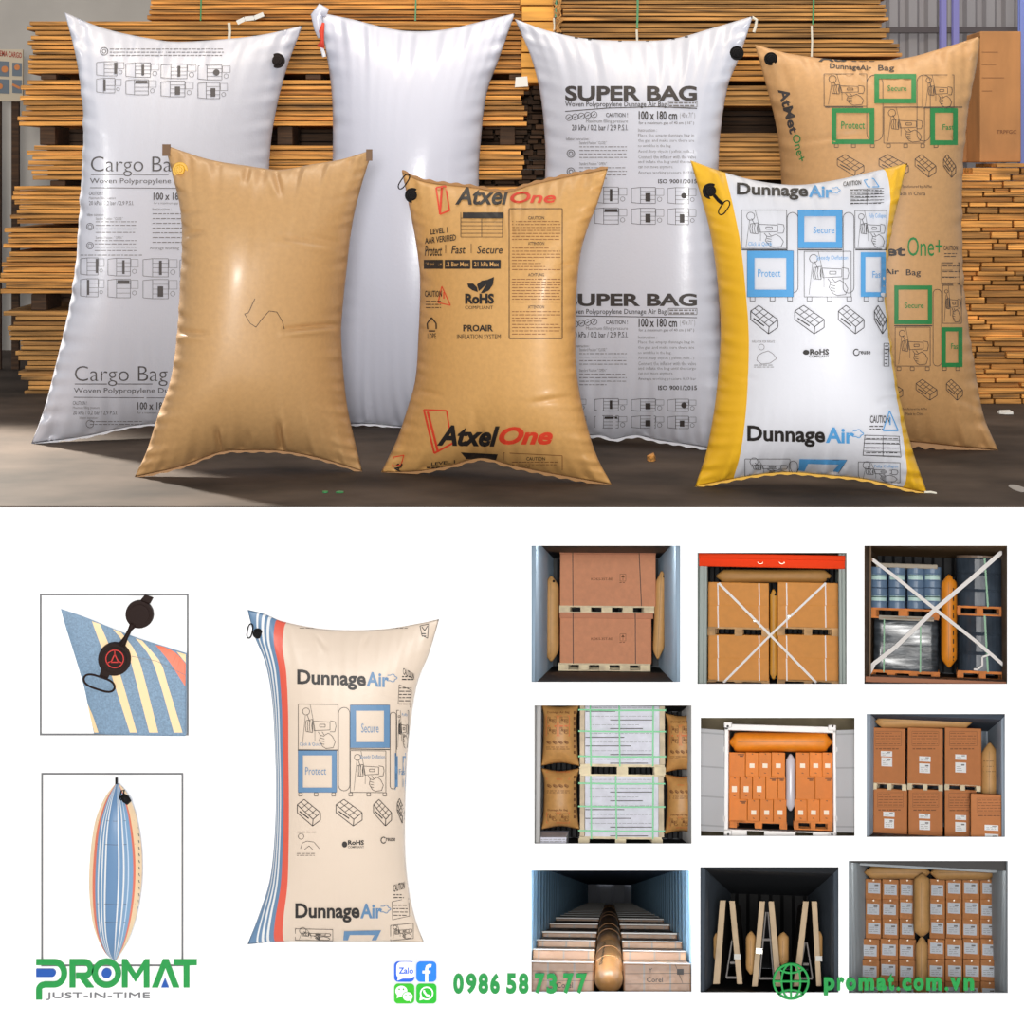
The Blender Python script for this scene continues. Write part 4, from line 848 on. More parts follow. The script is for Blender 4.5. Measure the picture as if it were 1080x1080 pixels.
lens(f1, (573.2, 607, 589.5, 698), 1.62, kr_s, 'upright kraft bag between container wall and red-brown cartons, larger one', valve_at=(584, 613), seed=3)
lens(f1, (689.8, 602, 702, 695.5), 1.62, kr_s, 'slimmer leaning kraft bag between red-brown cartons and the other container wall', valve_at=(700.5, 608), seed=4, lean=2)

# 2: orange cartons under a red beam
f2 = niche_frame(814, 652)
gg = mat('grey_green_paint', (128, 138, 132), .5)
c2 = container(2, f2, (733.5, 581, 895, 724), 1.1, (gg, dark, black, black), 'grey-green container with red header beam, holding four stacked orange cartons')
for a, b in ((733.5, 746.3), (885, 895)):
    B = px_box(f2, a, 581, b, 724, 0, .05); m = MB(); m.box(*B); m.box(B[0]+.01, B[1]-.01, -.012, 0, B[4], B[5]); c2.part('corner_post', m, gg, bevel=.003)
B = px_box(f2, 733.5, 587.5, 895, 597, -.02, .04); m = MB(); m.box(*B); B2 = px_box(f2, 733.5, 586, 895, 588.5, -.035, .05); m.box(*B2); bm = c2.part('header_beam', m, mat('red_beam', (220, 58, 12), .7, spec=.15), bevel=.003)
for x in (802, 824.5): p = f2.L(x, 591.5, -.022); m = MB(); m.tube([p+Vector((.009*math.cos(a), -.004, -.004-.006*math.sin(a))) for a in (0, .8, 1.57, 2.3, 3.14)], .002, 6); c2.part('lashing_ring', m, mat('ring_steel', (190, 150, 130), .4, metal=.5), bm)
cor = mat('orange_carton', (214, 142, 58), .65, .03, .08, 40)
for xi, (a, b, side) in enumerate(((746.8, 811, 'grey-green post'), (820.2, 884.5, 'far post'))):
    sd = ('in the outer column', 'in the inner column')[xi]
    sd = ('beside the paler wide post', 'beside the narrow post')[xi]
    for (y0, y1, rw) in ((615, 638.3, 'topmost'), (638.8, 662, 'second highest'), (670.3, 694, 'third highest'), (694.5, 718, 'lowest')):
        T = carton(f2, (a, y0, b, y1), .35, .5, f'{rw} orange carton {sd} under the red beam', cor)
        for x in ((757, 800.5), (829.5, 870.5))[xi]:
            m = MB(); m.ribbon([f2.L(x, y0, .345), f2.L(x+.5, y1, .345)], 1.3/305, .002); T.part('strap', m, stw)
    pallet(f2, (a, 662.2, b, 670.2), .35, .5, 3, pal_brown, f'pallet halfway up the orange cartons {sd}', bot=0)
    pallet(f2, (a, 718.1, b, 724.5), .35, .5, 3, pal_brown, f'pallet under the lowest orange carton {sd}', bot=0)
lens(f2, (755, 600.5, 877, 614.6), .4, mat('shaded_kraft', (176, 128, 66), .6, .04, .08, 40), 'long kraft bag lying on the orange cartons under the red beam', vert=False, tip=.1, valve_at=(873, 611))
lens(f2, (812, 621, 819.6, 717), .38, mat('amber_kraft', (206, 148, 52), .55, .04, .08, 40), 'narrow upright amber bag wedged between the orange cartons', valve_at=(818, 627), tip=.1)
lash(f2, [(758, 615), (811.5, 669), (861, 720)], .3, 2.4, stw, 'white lashing strap crossing the orange cartons, running down from the wide post', buckles=((796, 655),), group=None)
lash(f2, [(871, 615), (813, 669.5), (763, 720)], .305, 2.2, stw, 'white lashing strap crossing the orange cartons, running down from the narrow post', buckles=((832, 650),))

# 3: wrapped drums on orange pallets
f3 = niche_frame(987, 648.5)
brn = mat('dark_brown_steel', (84, 66, 50), .5)
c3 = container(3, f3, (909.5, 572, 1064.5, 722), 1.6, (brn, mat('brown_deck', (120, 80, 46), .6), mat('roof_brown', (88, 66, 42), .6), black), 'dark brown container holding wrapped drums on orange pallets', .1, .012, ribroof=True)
B = px_box(f3, 909.5, 575, 919, 722, .0, .03)
m = MB(); m.box(B[0]+.022, B[1], 0, .03, B[4], B[5]); c3.part('door_post', m, mat('brown_post', (120, 98, 76), .5), bevel=.003)
B = px_box(f3, 911, 719.3, 1063, 722, .0, .3); m = MB(); m.box(*B); c3.part('sill', m, mat('sill_brown', (150, 88, 46), .6))
drumb = mat('drum_blue', (104, 128, 156), .4, coat=.2); drumd = mat('drum_dark', (66, 76, 88), .3, .3, .2, 8, coat=.4); wrapm = mat('stretch_wrap', (120, 135, 150), .18, 0, .5, 25, coat=.8, stretch=(1, 1, 4))
teal = mat('teal_label', (196, 226, 220), .5); drk = mat('label_dark', (60, 90, 88), .5)
def drum(fr, cx, y0, y1, r, yl, m, label, group, labels=True, strap_x=None, lid=None):
    a = fr.L(cx, y1, yl+.1); b = fr.L(cx, y0, yl+.1); k = (yl-fr.c.y)/FPX; R = r*k; yy = yl+R; a.y = b.y = yy; h = b.z-a.z
    T = Thing(fr, a, 'drum', label, 'drum', group); mb = MB(); P = []; rr = []
    for t, q in ((0, .97), (.02, 1), (.3, .985), (.33, 1.02), (.36, .985), (.64, .985), (.67, 1.02), (.7, .985), (.97, 1), (1, .97)): P.append(a+Vector((0, 0, h*t))); rr.append(R*q)
    mb.tube(P, rr, 28); T.part('drum_body', mb, m, smooth=False)
    if lid: mb = MB(); mb.cyl(b, b+Vector((0, 0, .008)), R*.99, 26); T.part('lid', mb, lid)
    if labels:
        mb = MB(); n = 8; z0, z1 = a.z+h*.38, a.z+h*.62; R2 = R*1.03; vs = []
        for i in range(n+1): t = -math.pi/2+(i/n-.5)*1.9; vs += [(a.x+R2*math.cos(t), yy+R2*math.sin(t), z0), (a.x+R2*math.cos(t), yy+R2*math.sin(t), z1)]
        mb.add(vs, [(2*i, 2*i+2, 2*i+3, 2*i+1) for i in range(n)]); o = T.part('paper_label', mb, teal)
        mb = MB(); mb.add([(x+(0), y-.0015, z1-(z1-z0)*(.32 if z == z0 else .08)) for x, y, z in vs], [(2*i, 2*i+2, 2*i+3, 2*i+1) for i in range(n)]); T.part('label_band', mb, drk, o)
    return T
names8 = ('nearest the brown post', 'second from the brown post', 'third from the brown post', 'nearest the orange bag')
for r_ in range(2):
    for i, cx in enumerate((927.5, 946.5, 966, 983.5)):
        drum(f3, cx, 598.5+r_*22, 620+r_*22, 8.9, .5, drumb, f'{("upper", "lower")[r_]} blue drum with pale label, {names8[i]}', 'small blue drums')
m = MB(); B = px_box(f3, 924, 595.5, 989, 598.3, .5, .25); m.box(*B); solo(f3, (B[0], .5, B[4]), 'top_board', m, mat('board_pale', (170, 158, 140), .6), 'pale board lying on the blue drums', 'board', bevel=.003)
pallet(f3, (915, 643, 990, 651.5), .5, .45, 3, pal_or, 'orange pallet under the blue drums, above the wrapped block'); 
def wrapped(fr, rect, y, d, label, m, name='wrapped_load', rnd=.3):
    x0, x1, _, _, z0, z1 = px_box(fr, *rect, y, d); w_ = x1-x0; r = w_*rnd; T = Thing(fr, ((x0+x1)/2, y+d/2, z0), name, label, 'wrapped load')
    pts = []; 
    for cx, cy, a0 in ((x1-r, y+r, -90), (x1-r, y+d-r, 0), (x0+r, y+d-r, 90), (x0+r, y+r, 180)):
        for q in range(7): a = math.radians(a0+15*q); pts.append((cx+r*math.cos(a), cy+r*math.sin(a)))
    n = len(pts); vs = []; fs = []; L = 14; rg = random.Random(int(x0*1000))
    for j in range(L+1):
        z = z0+(z1-z0)*j/L; s_ = 1-.012*(j % 2)-(.03 if j in (0, L) else 0)
        for (px, py) in pts: vs.append(((x0+x1)/2+(px-(x0+x1)/2)*s_+rg.uniform(-.0015, .0015), (y+d/2)+(py-y-d/2)*s_+rg.uniform(-.002, .002), z))
    for j in range(L):
        for i in range(n): fs.append((j*n+i, j*n+(i+1) % n, (j+1)*n+(i+1) % n, (j+1)*n+i))
    fs += [tuple(reversed(range(n))), tuple(L*n+i for i in range(n))]
    mb = MB(); mb.add(vs, fs); T.part('wrap', mb, m, smooth=True); T.y = y; return T
dk = mat('dark_wrap', (66, 72, 78), .38, .5, .5, 14, coat=.25, stretch=(1, 1, 4))
T = wrapped(f3, (921, 653.5, 990, 708.5), .5, .42, 'wide dark wrapped block under the orange pallet, with green straps', dk, rnd=.12)
for x in (932.5, 971): m = MB(); m.ribbon([f3.L(x, 653, .492), f3.L(x-.4, 709, .492)], 1.6/300, .002); T.part('green_strap', m, green)
m = MB(); B = px_box(f3, 927, 650.9, 985, 653.4, .5, .35); m.box(*B); T.part('top_board', m, mat('board_pale', (170, 158, 140), .6))
pallet(f3, (912, 709, 991, 719.2), .5, .45, 4, pal_or, 'orange pallet under the wide dark wrapped block')
for (r, lb, yb) in (((1009, 589, 1057, 640), 'upper dark wrapped drum behind the crossing straps, on a raised pallet', 647), ((1011, 649, 1058, 708.5), 'lower dark wrapped drum with green strap beside the orange bag', 719)):
    T = drum(f3, (r[0]+r[2])/2, r[1], r[3], (r[2]-r[0])/2, .5, drumd, lb, None, False, lid=mat('drum_rim', (120, 100, 84), .5))
    m = MB(); m.ribbon([f3.L(1038.5, r[1], .49), f3.L(1042, r[3]+.3, .49)], 2/300, .002); T.part('green_strap', m, green)
pallet(f3, (1007, 640.3, 1060, 648.6), .5, .42, 3, pal_or, 'raised orange pallet between the two dark drums'); pallet(f3, (1010, 709, 1062.5, 719.2), .5, .42, 3, pal_or, 'orange pallet on the sill under the lower dark drum')
b = lens(f3, (992.5, 605.5, 1009.5, 704.5), .5, kr_o, 'upright bright orange bag between drum pallets behind crossing straps', tip=.13, valve_at=(1006, 610))
k = Ink(); [k.fill(1005, 620+q*9, 1006.2, 625+q*9) for q in range(9)]; k.build('side_print', b.map(.001), blk, b.T)
lash(f3, [(920, 590), (945, 609), (987, 643), (1030, 677), (1062.5, 705)], .42, 3.4, stw, 'white lashing strap over the drums, falling from the brown post')
lash(f3, [(1058, 581), (1025, 610), (987, 642), (945, 682), (911.5, 708)], .425, 4.2, stw, 'wider white lashing strap over the drums, rising from the lower brown post')
lash(f3, [(1045, 690), (1036, 693), (1036, 702), (1031, 706), (1027, 706)], .41, 1.8, stw, 'loose curling strap end before the lower dark drum', 'strap_end')
lash(f3, [(924, 697), (920, 706), (916, 713), (912, 720)], .41, 2.2, stw, 'loose strap end hanging by the brown post', 'strap_end'); lash(f3, [(911, 591), (916, 594), (920, 590), (917, 588)], .41, 2, mat('old_strap', (170, 130, 95), .7), 'tan knot of strap at the brown post', 'strap_knot')

# 4: green-strapped bundles between four bags
f4 = niche_frame(646.5, 817)
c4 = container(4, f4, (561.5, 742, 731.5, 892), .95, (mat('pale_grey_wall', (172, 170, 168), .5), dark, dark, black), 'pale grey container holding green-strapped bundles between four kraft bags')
B = px_box(f4, 561.5, 742, 571, 892, .05, .03); m = MB(); m.box(*B); c4.part('wall_post', m, mat('pale_grey_wall', (172, 170, 168), .5), bevel=.003)
lv = mat('lavender_panel', (214, 214, 228), .5, .06, .05, 40); gs = mat('bright_green_strap', (48, 178, 104), .4); pw = mat('pale_wood_post', (214, 196, 168), .7, .12, .1, 20)
for (r, hs, vs_, lb) in (((611.5, 742.5, 701, 806.3), (748.5, 771, 797.5), (622.5, 653, 689), 'upper bundle of lavender panels tied with green straps'), ((611.5, 818.3, 700, 883), (826, 850.5, 876), (623, 649.5, 689), 'lower bundle of lavender panels tied with green straps')):
    T = Thing(f4, f4.L((r[0]+r[2])/2, r[3], .25), 'panel_bundle', lb, 'bundle'); n = 7; rg = random.Random(2)
    for i in range(n):
        B = px_box(f4, r[0]+5.5, r[1]+(r[3]-r[1])*i/n+.25, r[2]-5.5, r[1]+(r[3]-r[1])*(i+1)/n-.1, .26, .4); m = MB(); m.box(*B); o = T.part('panel', m, lv, bevel=.001)
        k = Ink(); yy = r[1]+(r[3]-r[1])*(i+.85)/n; a = r[0]+6+rg.choice((0, 26)); k.seg((a, yy), (a+rg.uniform(30, 48), yy), .9); k.greek(r[0]+10, yy-6, r[2]-12, yy-2, 1, .3, i); k.build('panel_print', flat_map(f4, .258), ink_k, T, o)
    for a, b in ((r[0], r[0]+5.2), (r[2]-5.2, r[2])): B = px_box(f4, a, r[1], b, r[3], .25, .38); m = MB(); m.box(*B); T.part('edge_board', m, pw, bevel=.001)
    for y_ in hs: m = MB(); m.ribbon([f4.L(r[0]-1.5, y_, .242), f4.L((r[0]+r[2])/2, y_+.8, .242), f4.L(r[2]+1.5, y_+.6, .242)], 1.7/305, .002); T.part('green_strap', m, gs)
    for x in vs_: m = MB(); m.ribbon([f4.L(x, r[1], .238), f4.L(x-.4 if x > 680 else x+.8, r[3]+2, .238)], 1.7/305, .002); T.part('green_strap', m, gs)
pallet(f4, (612, 806.5, 701, 818.2), .25, .4, 3, pal_pale, 'pallet between the two lavender bundles'); pallet(f4, (611, 883.2, 698, 893), .25, .4, 3, pal_pale, 'pallet under the lower lavender bundle')
kb = mat('niche_kraft_bag', (200, 148, 86), .5, .05, .1, 60); ro = mat('rust_ink', (214, 112, 62), .6)
def sack(fr, x0, y0, x1, y1, y, label, top_cut=0, seed=1, prints='up'):
    w_ = x1-x0; i = w_*.05
    b = Bag(fr, [(x0-1, y0), (x0+w_*.5, y0+3), (x1+1, y0)], [(x1+1, y0), (x1-i, y0+12), (x1-i, (y0+y1)/2), (x1-i*.5, y1-12), (x1+1, y1)], [(x0-1, y1), (x0+w_*.5, y1-3.5), (x1+1, y1)],
            [(x0-1, y0), (x0+i, y0+12), (x0+i, (y0+y1)/2), (x0+i*.5, y1-12), (x0-1, y1)], (y,)*4, .05, nu=30, nv=40, wr=.0025, seed=seed, w=0)
    b.thing('kraft_air_bag', label, 'air bag', kb, 'printed bags beside the lavender bundles'); k = Ink(); r = Ink(); a = x0+w_*.13; c = x0+w_*.75; m_ = (a+c)/2
    if prints == 'up':
        k.text('Dunnage Air Bag', a+1, y0+8, c, y0+11, .02)
        for q in (0, 1): yy = y0+13+q*11; r.rect(a, yy, m_-.7, yy+10, .6); r.rect(m_+.7, yy, c, yy+10, .6); k.gun(a+1.5, yy+1, m_-2, yy+8, 0, .35); k.gun(m_+2, yy+1, c-1.5, yy+8, 0, .35)
        r.fill(a+2, y0+23, m_-2, y0+24.5); r.fill(m_+2, y0+23, c-2, y0+24.5); yy = y0+39
    else:
        r.rect(a, y0+4, m_-.7, y0+12, .6); r.rect(m_+.7, y0+4, c, y0+12, .6); yy = y0+17
        k.text('Dunnage Air Bag', a+1, y1-22, c-2, y1-19, .02); r.rect(a, y1-18, m_-.7, y1-7, .6); r.rect(m_+.7, y1-18, c, y1-7, .6); k.gun(a+1, y1-17, m_-2, y1-9, 0, .35); k.gun(m_+2, y1-17, c-1, y1-9, 0, .35)
    for q in range(4): k.iso(a+q*(c-a)/4+.5, yy, a+(q+1)*(c-a)/4-1, yy+4, .4)
    k.greek(a, yy+6, c, yy+10, 2, .7, seed); [k.fill(x1-w_*.14, y0+8+q*6, x1-w_*.09, y0+11+q*6) for q in range(int((y1-y0-14)/6))]
    k.build('dark_print', b.map(.0015), brown_ink, b.T); r.build('rust_print', b.map(.0015), ro, b.T); return b
sack(f4, 571, 742, 610.5, 808, .25, 'upper kraft bag on the pale wall side of the lavender bundles', seed=3); sack(f4, 571.5, 810, 610.5, 875, .25, 'lower kraft bag above the small white box', seed=4, prints='dn')
sack(f4, 702, 752, 737, 815, .3, 'upper kraft bag on the dark side of the lavender bundles', seed=5); sack(f4, 701.5, 816, 736, 880, .3, 'lower kraft bag on the dark side of the lavender bundles', seed=6, prints='dn')
T = Thing(f4, f4.L(580, 892, .12), 'white_box', 'small white box below the lower kraft bag, by the pale wall', 'box'); a = [f4.L(x, y, .12) for x, y in ((565, 892), (597, 892), (597.5, 883), (566, 883))]; bq = [f4.L(x, y, .3) for x, y in ((570, 892), (600, 892), (600, 876), (571, 876))]
m = MB(); m.hexa(a, bq); T.part('box_body', m, lv, bevel=.002); k = Ink(); k.greek(567, 884, 596, 889, 2, .5, 1); k.build('printed_marks', flat_map(f4, .118), ink_soft, T)

# 5: white container with open doors
f5 = niche_frame(820.2, 819.5)
bei = mat('beige_yard', (176, 160, 130), .8, .1, .1, 12)
x0, x1 = f5.L(737, 820, 0).x, f5.L(903.5, 820, 0).x; z0, z1 = f5.L(820, 884, 0).z, f5.L(820, 755, 0).z
m = MB(); m.add([(x0, -.04, z0), (x1, -.04, z0), (x1, -.04, z1), (x0, -.04, z1), (x0*1.3, 1.3, z0*1.3), (x1*1.3, 1.3, z0*1.3), (x1*1.3, 1.3, z1*1.3), (x0*1.3, 1.3, z1*1.3)], [(0, 1, 5, 4), (1, 2, 6, 5), (2, 3, 7, 6), (3, 0, 4, 7), (4, 5, 6, 7)])
solo(f5, (0, 0, 0), 'wall_yard', m, bei, kind='structure'); reveal(5, f5, None, -.04, (x0, x1, z0, z1))
wc = mat('white_container', (226, 222, 220), .4, .04, 0, 10); dg = mat('door_grey', (204, 206, 210), .45)
X = lambda px, y=.1: f5.L(px, 820, y).x
Zz = lambda py, y=.1: f5.L(820, py, y).z
T = Thing(f5, (0, .4, Zz(884)), 'shipping_container', 'white container with both doors open, packed with orange boxes', 'container')
m = MB(); m.box(X(764), X(768.3), .1, .14, Zz(880), Zz(765)); m.box(X(878.8), X(882), .1, .14, Zz(880), Zz(765)); T.part('door_frame_post', m, wc, bevel=.002)
m = MB(); m.box(X(764), X(882), .1, .14, Zz(771.5), Zz(765)); T.part('header', m, wc, bevel=.002)
m = MB(); m.box(X(764), X(788), .1, .14, Zz(884), Zz(876.3)); m.box(X(806), X(839), .1, .14, Zz(884), Zz(876.3)); m.box(X(857), X(882), .1, .14, Zz(884), Zz(876.3)); m.box(X(788), X(857), .1, .14, Zz(877.3), Zz(876.3)); T.part('sill', m, wc, bevel=.001)
for px, py in ((767.5, 766), (878, 766), (768, 880), (877.5, 880)):
    m = MB(); m.box(X(px-4.3), X(px+4.3), .094, .15, Zz(py+3), Zz(py-3)); o = T.part('corner_casting', m, wc, bevel=.003); p = f5.L(px, py, .093); m = MB(); m.cyl(p, p+Vector((0, .004, 0)), .004, 10); T.part('casting_hole', m, blk, o)
m = MB(); m.box(X(767), X(768.3), .14, .95, Zz(877), Zz(770)); m.box(X(878.8), X(880), .14, .95, Zz(877), Zz(770)); T.part('side_wall', m, wc); m = MB(); m.box(X(767), X(880), .14, .95, Zz(771), Zz(769.5)); T.part('roof_panel', m, wc)
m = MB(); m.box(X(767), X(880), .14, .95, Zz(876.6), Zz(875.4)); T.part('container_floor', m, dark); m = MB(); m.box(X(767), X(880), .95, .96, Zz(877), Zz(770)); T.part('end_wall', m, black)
for (h, e, nm) in ((764, 732, 0), (882, 912, 1)):
    m = MB(); ya, yb = .1, -.01; a = f5.L(h, 878, ya); b = f5.L(e, 876 if nm == 0 else 878.5, yb); t1 = f5.L(h, 770, ya); t2 = f5.L(e, 767.5 if nm == 0 else 769, yb); o3 = Vector((0, .012, 0))
    m.hexa([a, b, t2, t1], [a+o3, b+o3, t2+o3, t1+o3]); dr = T.part('door', m, dg, bevel=.002)
    for q in (.05, .33, .62, .95):
        p, r_ = a.lerp(t1, q), b.lerp(t2, q); m = MB(); o = Vector((0, -.004, 0)); m.hexa([p+o, r_+o, r_+o+Vector((0, 0, .005)), p+o+Vector((0, 0, .005))], [p, r_, r_+Vector((0, 0, .005)), p+Vector((0, 0, .005))]); T.part('door_rib', m, mat('rib_grey', (180, 182, 186), .5), dr)
    for z in (.12, .8): m = MB(); p = a.lerp(t1, z); m.cyl(p-Vector((0, .004, .004)), p+Vector((0, -.004, .012)), .0035, 8); T.part('hinge', m, wc, dr)
co5 = mat('bright_orange_carton', (224, 126, 28), .6, .03, .08, 40, rnd=.07)
rows5 = [[(769, 786, 0), (786.3, 800, 1), (800.3, 813.5, 1), (813.8, 828, 1), (839.5, 853.5, 1), (853.8, 867, 1), (867.3, 878.3, 1)],
         [(769, 780, 1), (780.3, 793.5, 1), (793.8, 807.5, 1), (807.8, 820, 0), (820.3, 828.5, 2), (839.5, 859.5, 2), (859.8, 878.3, 2)],
         [(769, 788, 2), (788.3, 801.5, 1), (801.8, 815.5, 1), (815.8, 829.5, 1), (838, 851, 1), (851.3, 864.5, 1), (864.8, 878.3, 1)]]
ords = ['first', 'second', 'third', 'fourth', 'fifth', 'sixth', 'seventh', 'eighth']
for j, rw in enumerate(rows5):
    ya, yb = ((793.8, 819), (819.2, 843), (843.2, 866.8))[j]
    for i, (a, b, k_) in enumerate(rw):
        T = carton(f5, (a, ya, b, yb), .22, .4, f'{ords[i]} orange box from the left in the {("top", "middle", "bottom")[j]} row inside the white container', co5, 'orange boxes in the white container', .0015)
        c = (a+b)/2
        if k_ == 1: stick(T, [(c-2.6, ya+11.5 if j != 1 else ya+10, c+2.6, ya+16)], mat('bright_label', (248, 236, 214), .6), marks=False)
        if k_ != 1: kk = Ink(); kk.fill(b-8, ya+1.5, b-1, ya+2.6); kk.fill(b-6, ya+3, b-2, ya+4.4); kk.build('printed_marks', flat_map(f5, .218), brown_ink, T)
        else: kk = Ink(); kk.seg((c, ya+1), (c+1, ya+2), 1); kk.seg((c-1, yb-4), (c+1, yb-3.5), .8); kk.build('printed_marks', flat_map(f5, .218), brown_ink, T)
for (a, b, lb) in ((770, 829.5, 'wide orange pallet under the boxes inside the white container'), (837.5, 877.5, 'narrow orange pallet under the boxes inside the white container')): pallet(f5, (a, 867, b, 875), .22, .4, 3, pal_or, lb)
lens(f5, (768.8, 772.3, 878, 793), .26, kr_o, 'fat orange bag lying across the top inside the white container', vert=False, tip=.1)
b = lens(f5, (828.8, 795, 838.8, 855.5), .26, white_bag, 'slim white upright bag between the orange boxes', tip=.14, seams=False, name='white_air_bag')

# 6: tall cartons, bag on top, bag at the side
f6 = niche_frame(987, 818)
bg6 = mat('blue_grey_panel', (168, 180, 194), .5)
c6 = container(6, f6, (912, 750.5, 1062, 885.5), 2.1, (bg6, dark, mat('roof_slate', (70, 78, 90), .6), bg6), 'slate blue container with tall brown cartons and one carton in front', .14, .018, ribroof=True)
cb6 = mat('chestnut_carton', (196, 122, 66), .7, .03, .08, 40); lb6 = mat('label_white', (240, 240, 240), .6)
R6 = [((918.3, 768.5, 955, 826.6), 'top row, by the blue-grey wall', ((929, 792.5, 941, 797.5), (929.5, 799, 941, 808))), ((957, 768.5, 994.5, 827.4), 'top row, in the middle', ((969.5, 798, 981.5, 803), (969.5, 805.5, 981, 815))), ((996.5, 768.5, 1035, 828.3), 'top row, beside the upright bag', ((1007.5, 796, 1019.5, 801), (1007.5, 804.5, 1019, 814.5))),
      ((921, 833, 957, 887), 'bottom row, by the blue-grey wall', ((931.5, 856.5, 943.5, 861), (932.5, 864, 943, 873))), ((958, 833.2, 994.3, 887), 'bottom row, in the middle', ((969, 858.5, 981, 863), (969.5, 866, 981, 875))), ((996.5, 833.5, 1030, 887), 'bottom row, partly behind the front carton', ((1007.5, 860, 1019, 864.5), (1007.5, 867.5, 1019, 877)))]
def car6(r, y, d, lb, st):
    T = carton(f6, r, y, d, lb, cb6, 'tall chestnut cartons', .003); stick(T, st, lb6, marks=True); k = Ink(); w_ = r[2]-r[0]
    k.rect(r[0]+w_*.13, r[1]+3, r[2]-w_*.12, r[1]+18, .3); k.greek(r[0]+w_*.15, r[1]+3.5, r[2]-w_*.15, r[1]+17.5, 5, .6, int(r[0])); k.greek(r[0]+w_*.15, r[1]+20, r[2]-w_*.2, r[1]+22.5, 1, 1, int(r[1]+r[0])); k.build('printed_marks', flat_map(f6, y-.002), brown_ink, T)
for r, lb, st in R6: car6(r, .5, .45, f'tall chestnut carton, {lb}', st)
for i, (a, b, y0, y1) in enumerate(((920.5, 955.5, 827, 832.7), (957.5, 994, 827.7, 832.9), (996.8, 1034, 828.6, 833.3))): pallet(f6, (a, y0, b, y1), .5, .45, 3, pal_pale, f'thin pallet between chestnut cartons, {("by the blue-grey wall", "under the middle column", "beside the upright bag")[i]}', top=.12, bot=0)
car6((1024, 839, 1072, 895), .12, .3, 'chestnut carton standing in front of the others, partly cut off', ((1038.5, 870.5, 1053, 875.5), (1039, 880, 1053, 890)))
lens(f6, (923, 753.8, 1026, 768.2), .6, kr_s, 'long kraft bag lying on the tall chestnut cartons', vert=False, tip=.1, seed=5)
b = lens(f6, (1034.5, 783, 1053, 850), .75, kr_s, 'upright kraft bag between chestnut cartons and container wall', tip=.22, seed=6); k = Ink(); k.greek(1037, 800, 1051, 822, 4, .5, 2); k.build('printed_marks', b.map(.001), brown_ink, b.T)

# 7: looking along the top of a full container
f7 = niche_frame(644.5, 982, 643, 941, back=.2)
blu = mat('sky_blue_steel', (168, 210, 240), .4)
kf = f7.c.length; 
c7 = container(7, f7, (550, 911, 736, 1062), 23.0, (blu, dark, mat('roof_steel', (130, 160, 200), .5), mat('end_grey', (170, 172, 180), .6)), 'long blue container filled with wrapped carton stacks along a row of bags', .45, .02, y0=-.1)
x0, x1, z0, z1 = c7.box
def H(px, py, y): return f7.L(px, py, y)
brickc = bpy.data.materials.new('stacked_cartons'); brickc.use_nodes = True; nt = brickc.node_tree; bb = nt.nodes['Principled BSDF']; bb.inputs['Roughness'].default_value = .5; bb.inputs['Coat Weight'].default_value = .12; bb.inputs['Coat Roughness'].default_value = .3
br = nt.nodes.new('ShaderNodeTexBrick'); br.inputs['Color1'].default_value = lin((168, 128, 94)); br.inputs['Color2'].default_value = lin((146, 110, 84)); br.inputs['Mortar'].default_value = lin((128, 116, 106)); br.inputs['Scale'].default_value = 9; br.inputs['Mortar Size'].default_value = .03; br.inputs['Brick Width'].default_value = .8; br.inputs['Row Height'].default_value = .5
tc = nt.nodes.new('ShaderNodeTexCoord'); nt.links.new(tc.outputs['Object'], br.inputs[0]); nt.links.new(br.outputs[0], bb.inputs['Base Color']); ns = nt.nodes.new('ShaderNodeTexNoise'); ns.inputs['Scale'].default_value = 14; nt.links.new(tc.outputs['Object'], ns.inputs[0]); bp = nt.nodes.new('ShaderNodeBump'); bp.inputs['Strength'].default_value = .7; bp.inputs['Distance'].default_value = .02; nt.links.new(ns.outputs[0], bp.inputs['Height']); nt.links.new(bp.outputs[0], bb.inputs['Normal'])
film = mat('film_edge', (186, 184, 180), .35)
rows7 = [(.05, 1015.5), (.5, 1002.5), (1.0, 992.5), (1.7, 984), (2.9, 975), (4.1, 969)]; y = 5.3
while y < 22: rows7.append((y, None)); y += 1.25
zt = None
for i, (ya, py) in enumerate(rows7):
    yb = rows7[i+1][0] if i+1 < len(rows7) else 22.6
    zt = H(643, py, ya).z if py else zt
    for sd in (0, 1):
        g0 = H(626.5, 1000, .05).x; g1 = H(657.5, 1000, .05).x
        a, b = ((x0+.022, g0), (g1, x1-.022))[sd]; m = MB(); m.box(a, b, ya+.01, yb-.01, z0, zt)
        T = Thing(f7, ((a+b)/2, (ya+yb)/2, z0), 'wrapped_carton_stack', f'{ords[i] if i < 8 else "far"} film-wrapped carton stack from the opening, {("left", "right")[sd]} of the row of bags' if i < 8 else f'distant film-wrapped carton stack {("left", "right")[sd]} of the row of bags', 'carton stack', 'wrapped stacks in the blue container' if i < 8 else f'distant wrapped stacks {("left", "right")[sd]}')
        T.part('cartons', m, brickc, bevel=.006); m = MB(); m.tube([(a, ya+.008, zt), (b, ya+.008, zt)], .0025 if i < 3 else .004, 6); T.part('film_fold', m, film)
        if i == 0:
            k = Ink(); 
            if sd == 0: k.text('Corel', 587, 1036, 604, 1042, .01); [k.seg((562, yy), (626, yy+.5), .4) for yy in (1024, 1034)]
            else: k.text('Corel', 682, 1030.5, 699, 1036, .01); [k.seg((659, yy), (729, yy-.5), .5) for yy in (1027, 1038)]; k.seg((712, 1017), (720, 1037), .5); k.fill(714, 1022, 721, 1028); k.text('Y', 684, 1021, 688, 1026)
            k.build('printed_marks', flat_map(f7, .052), ink_k, T)
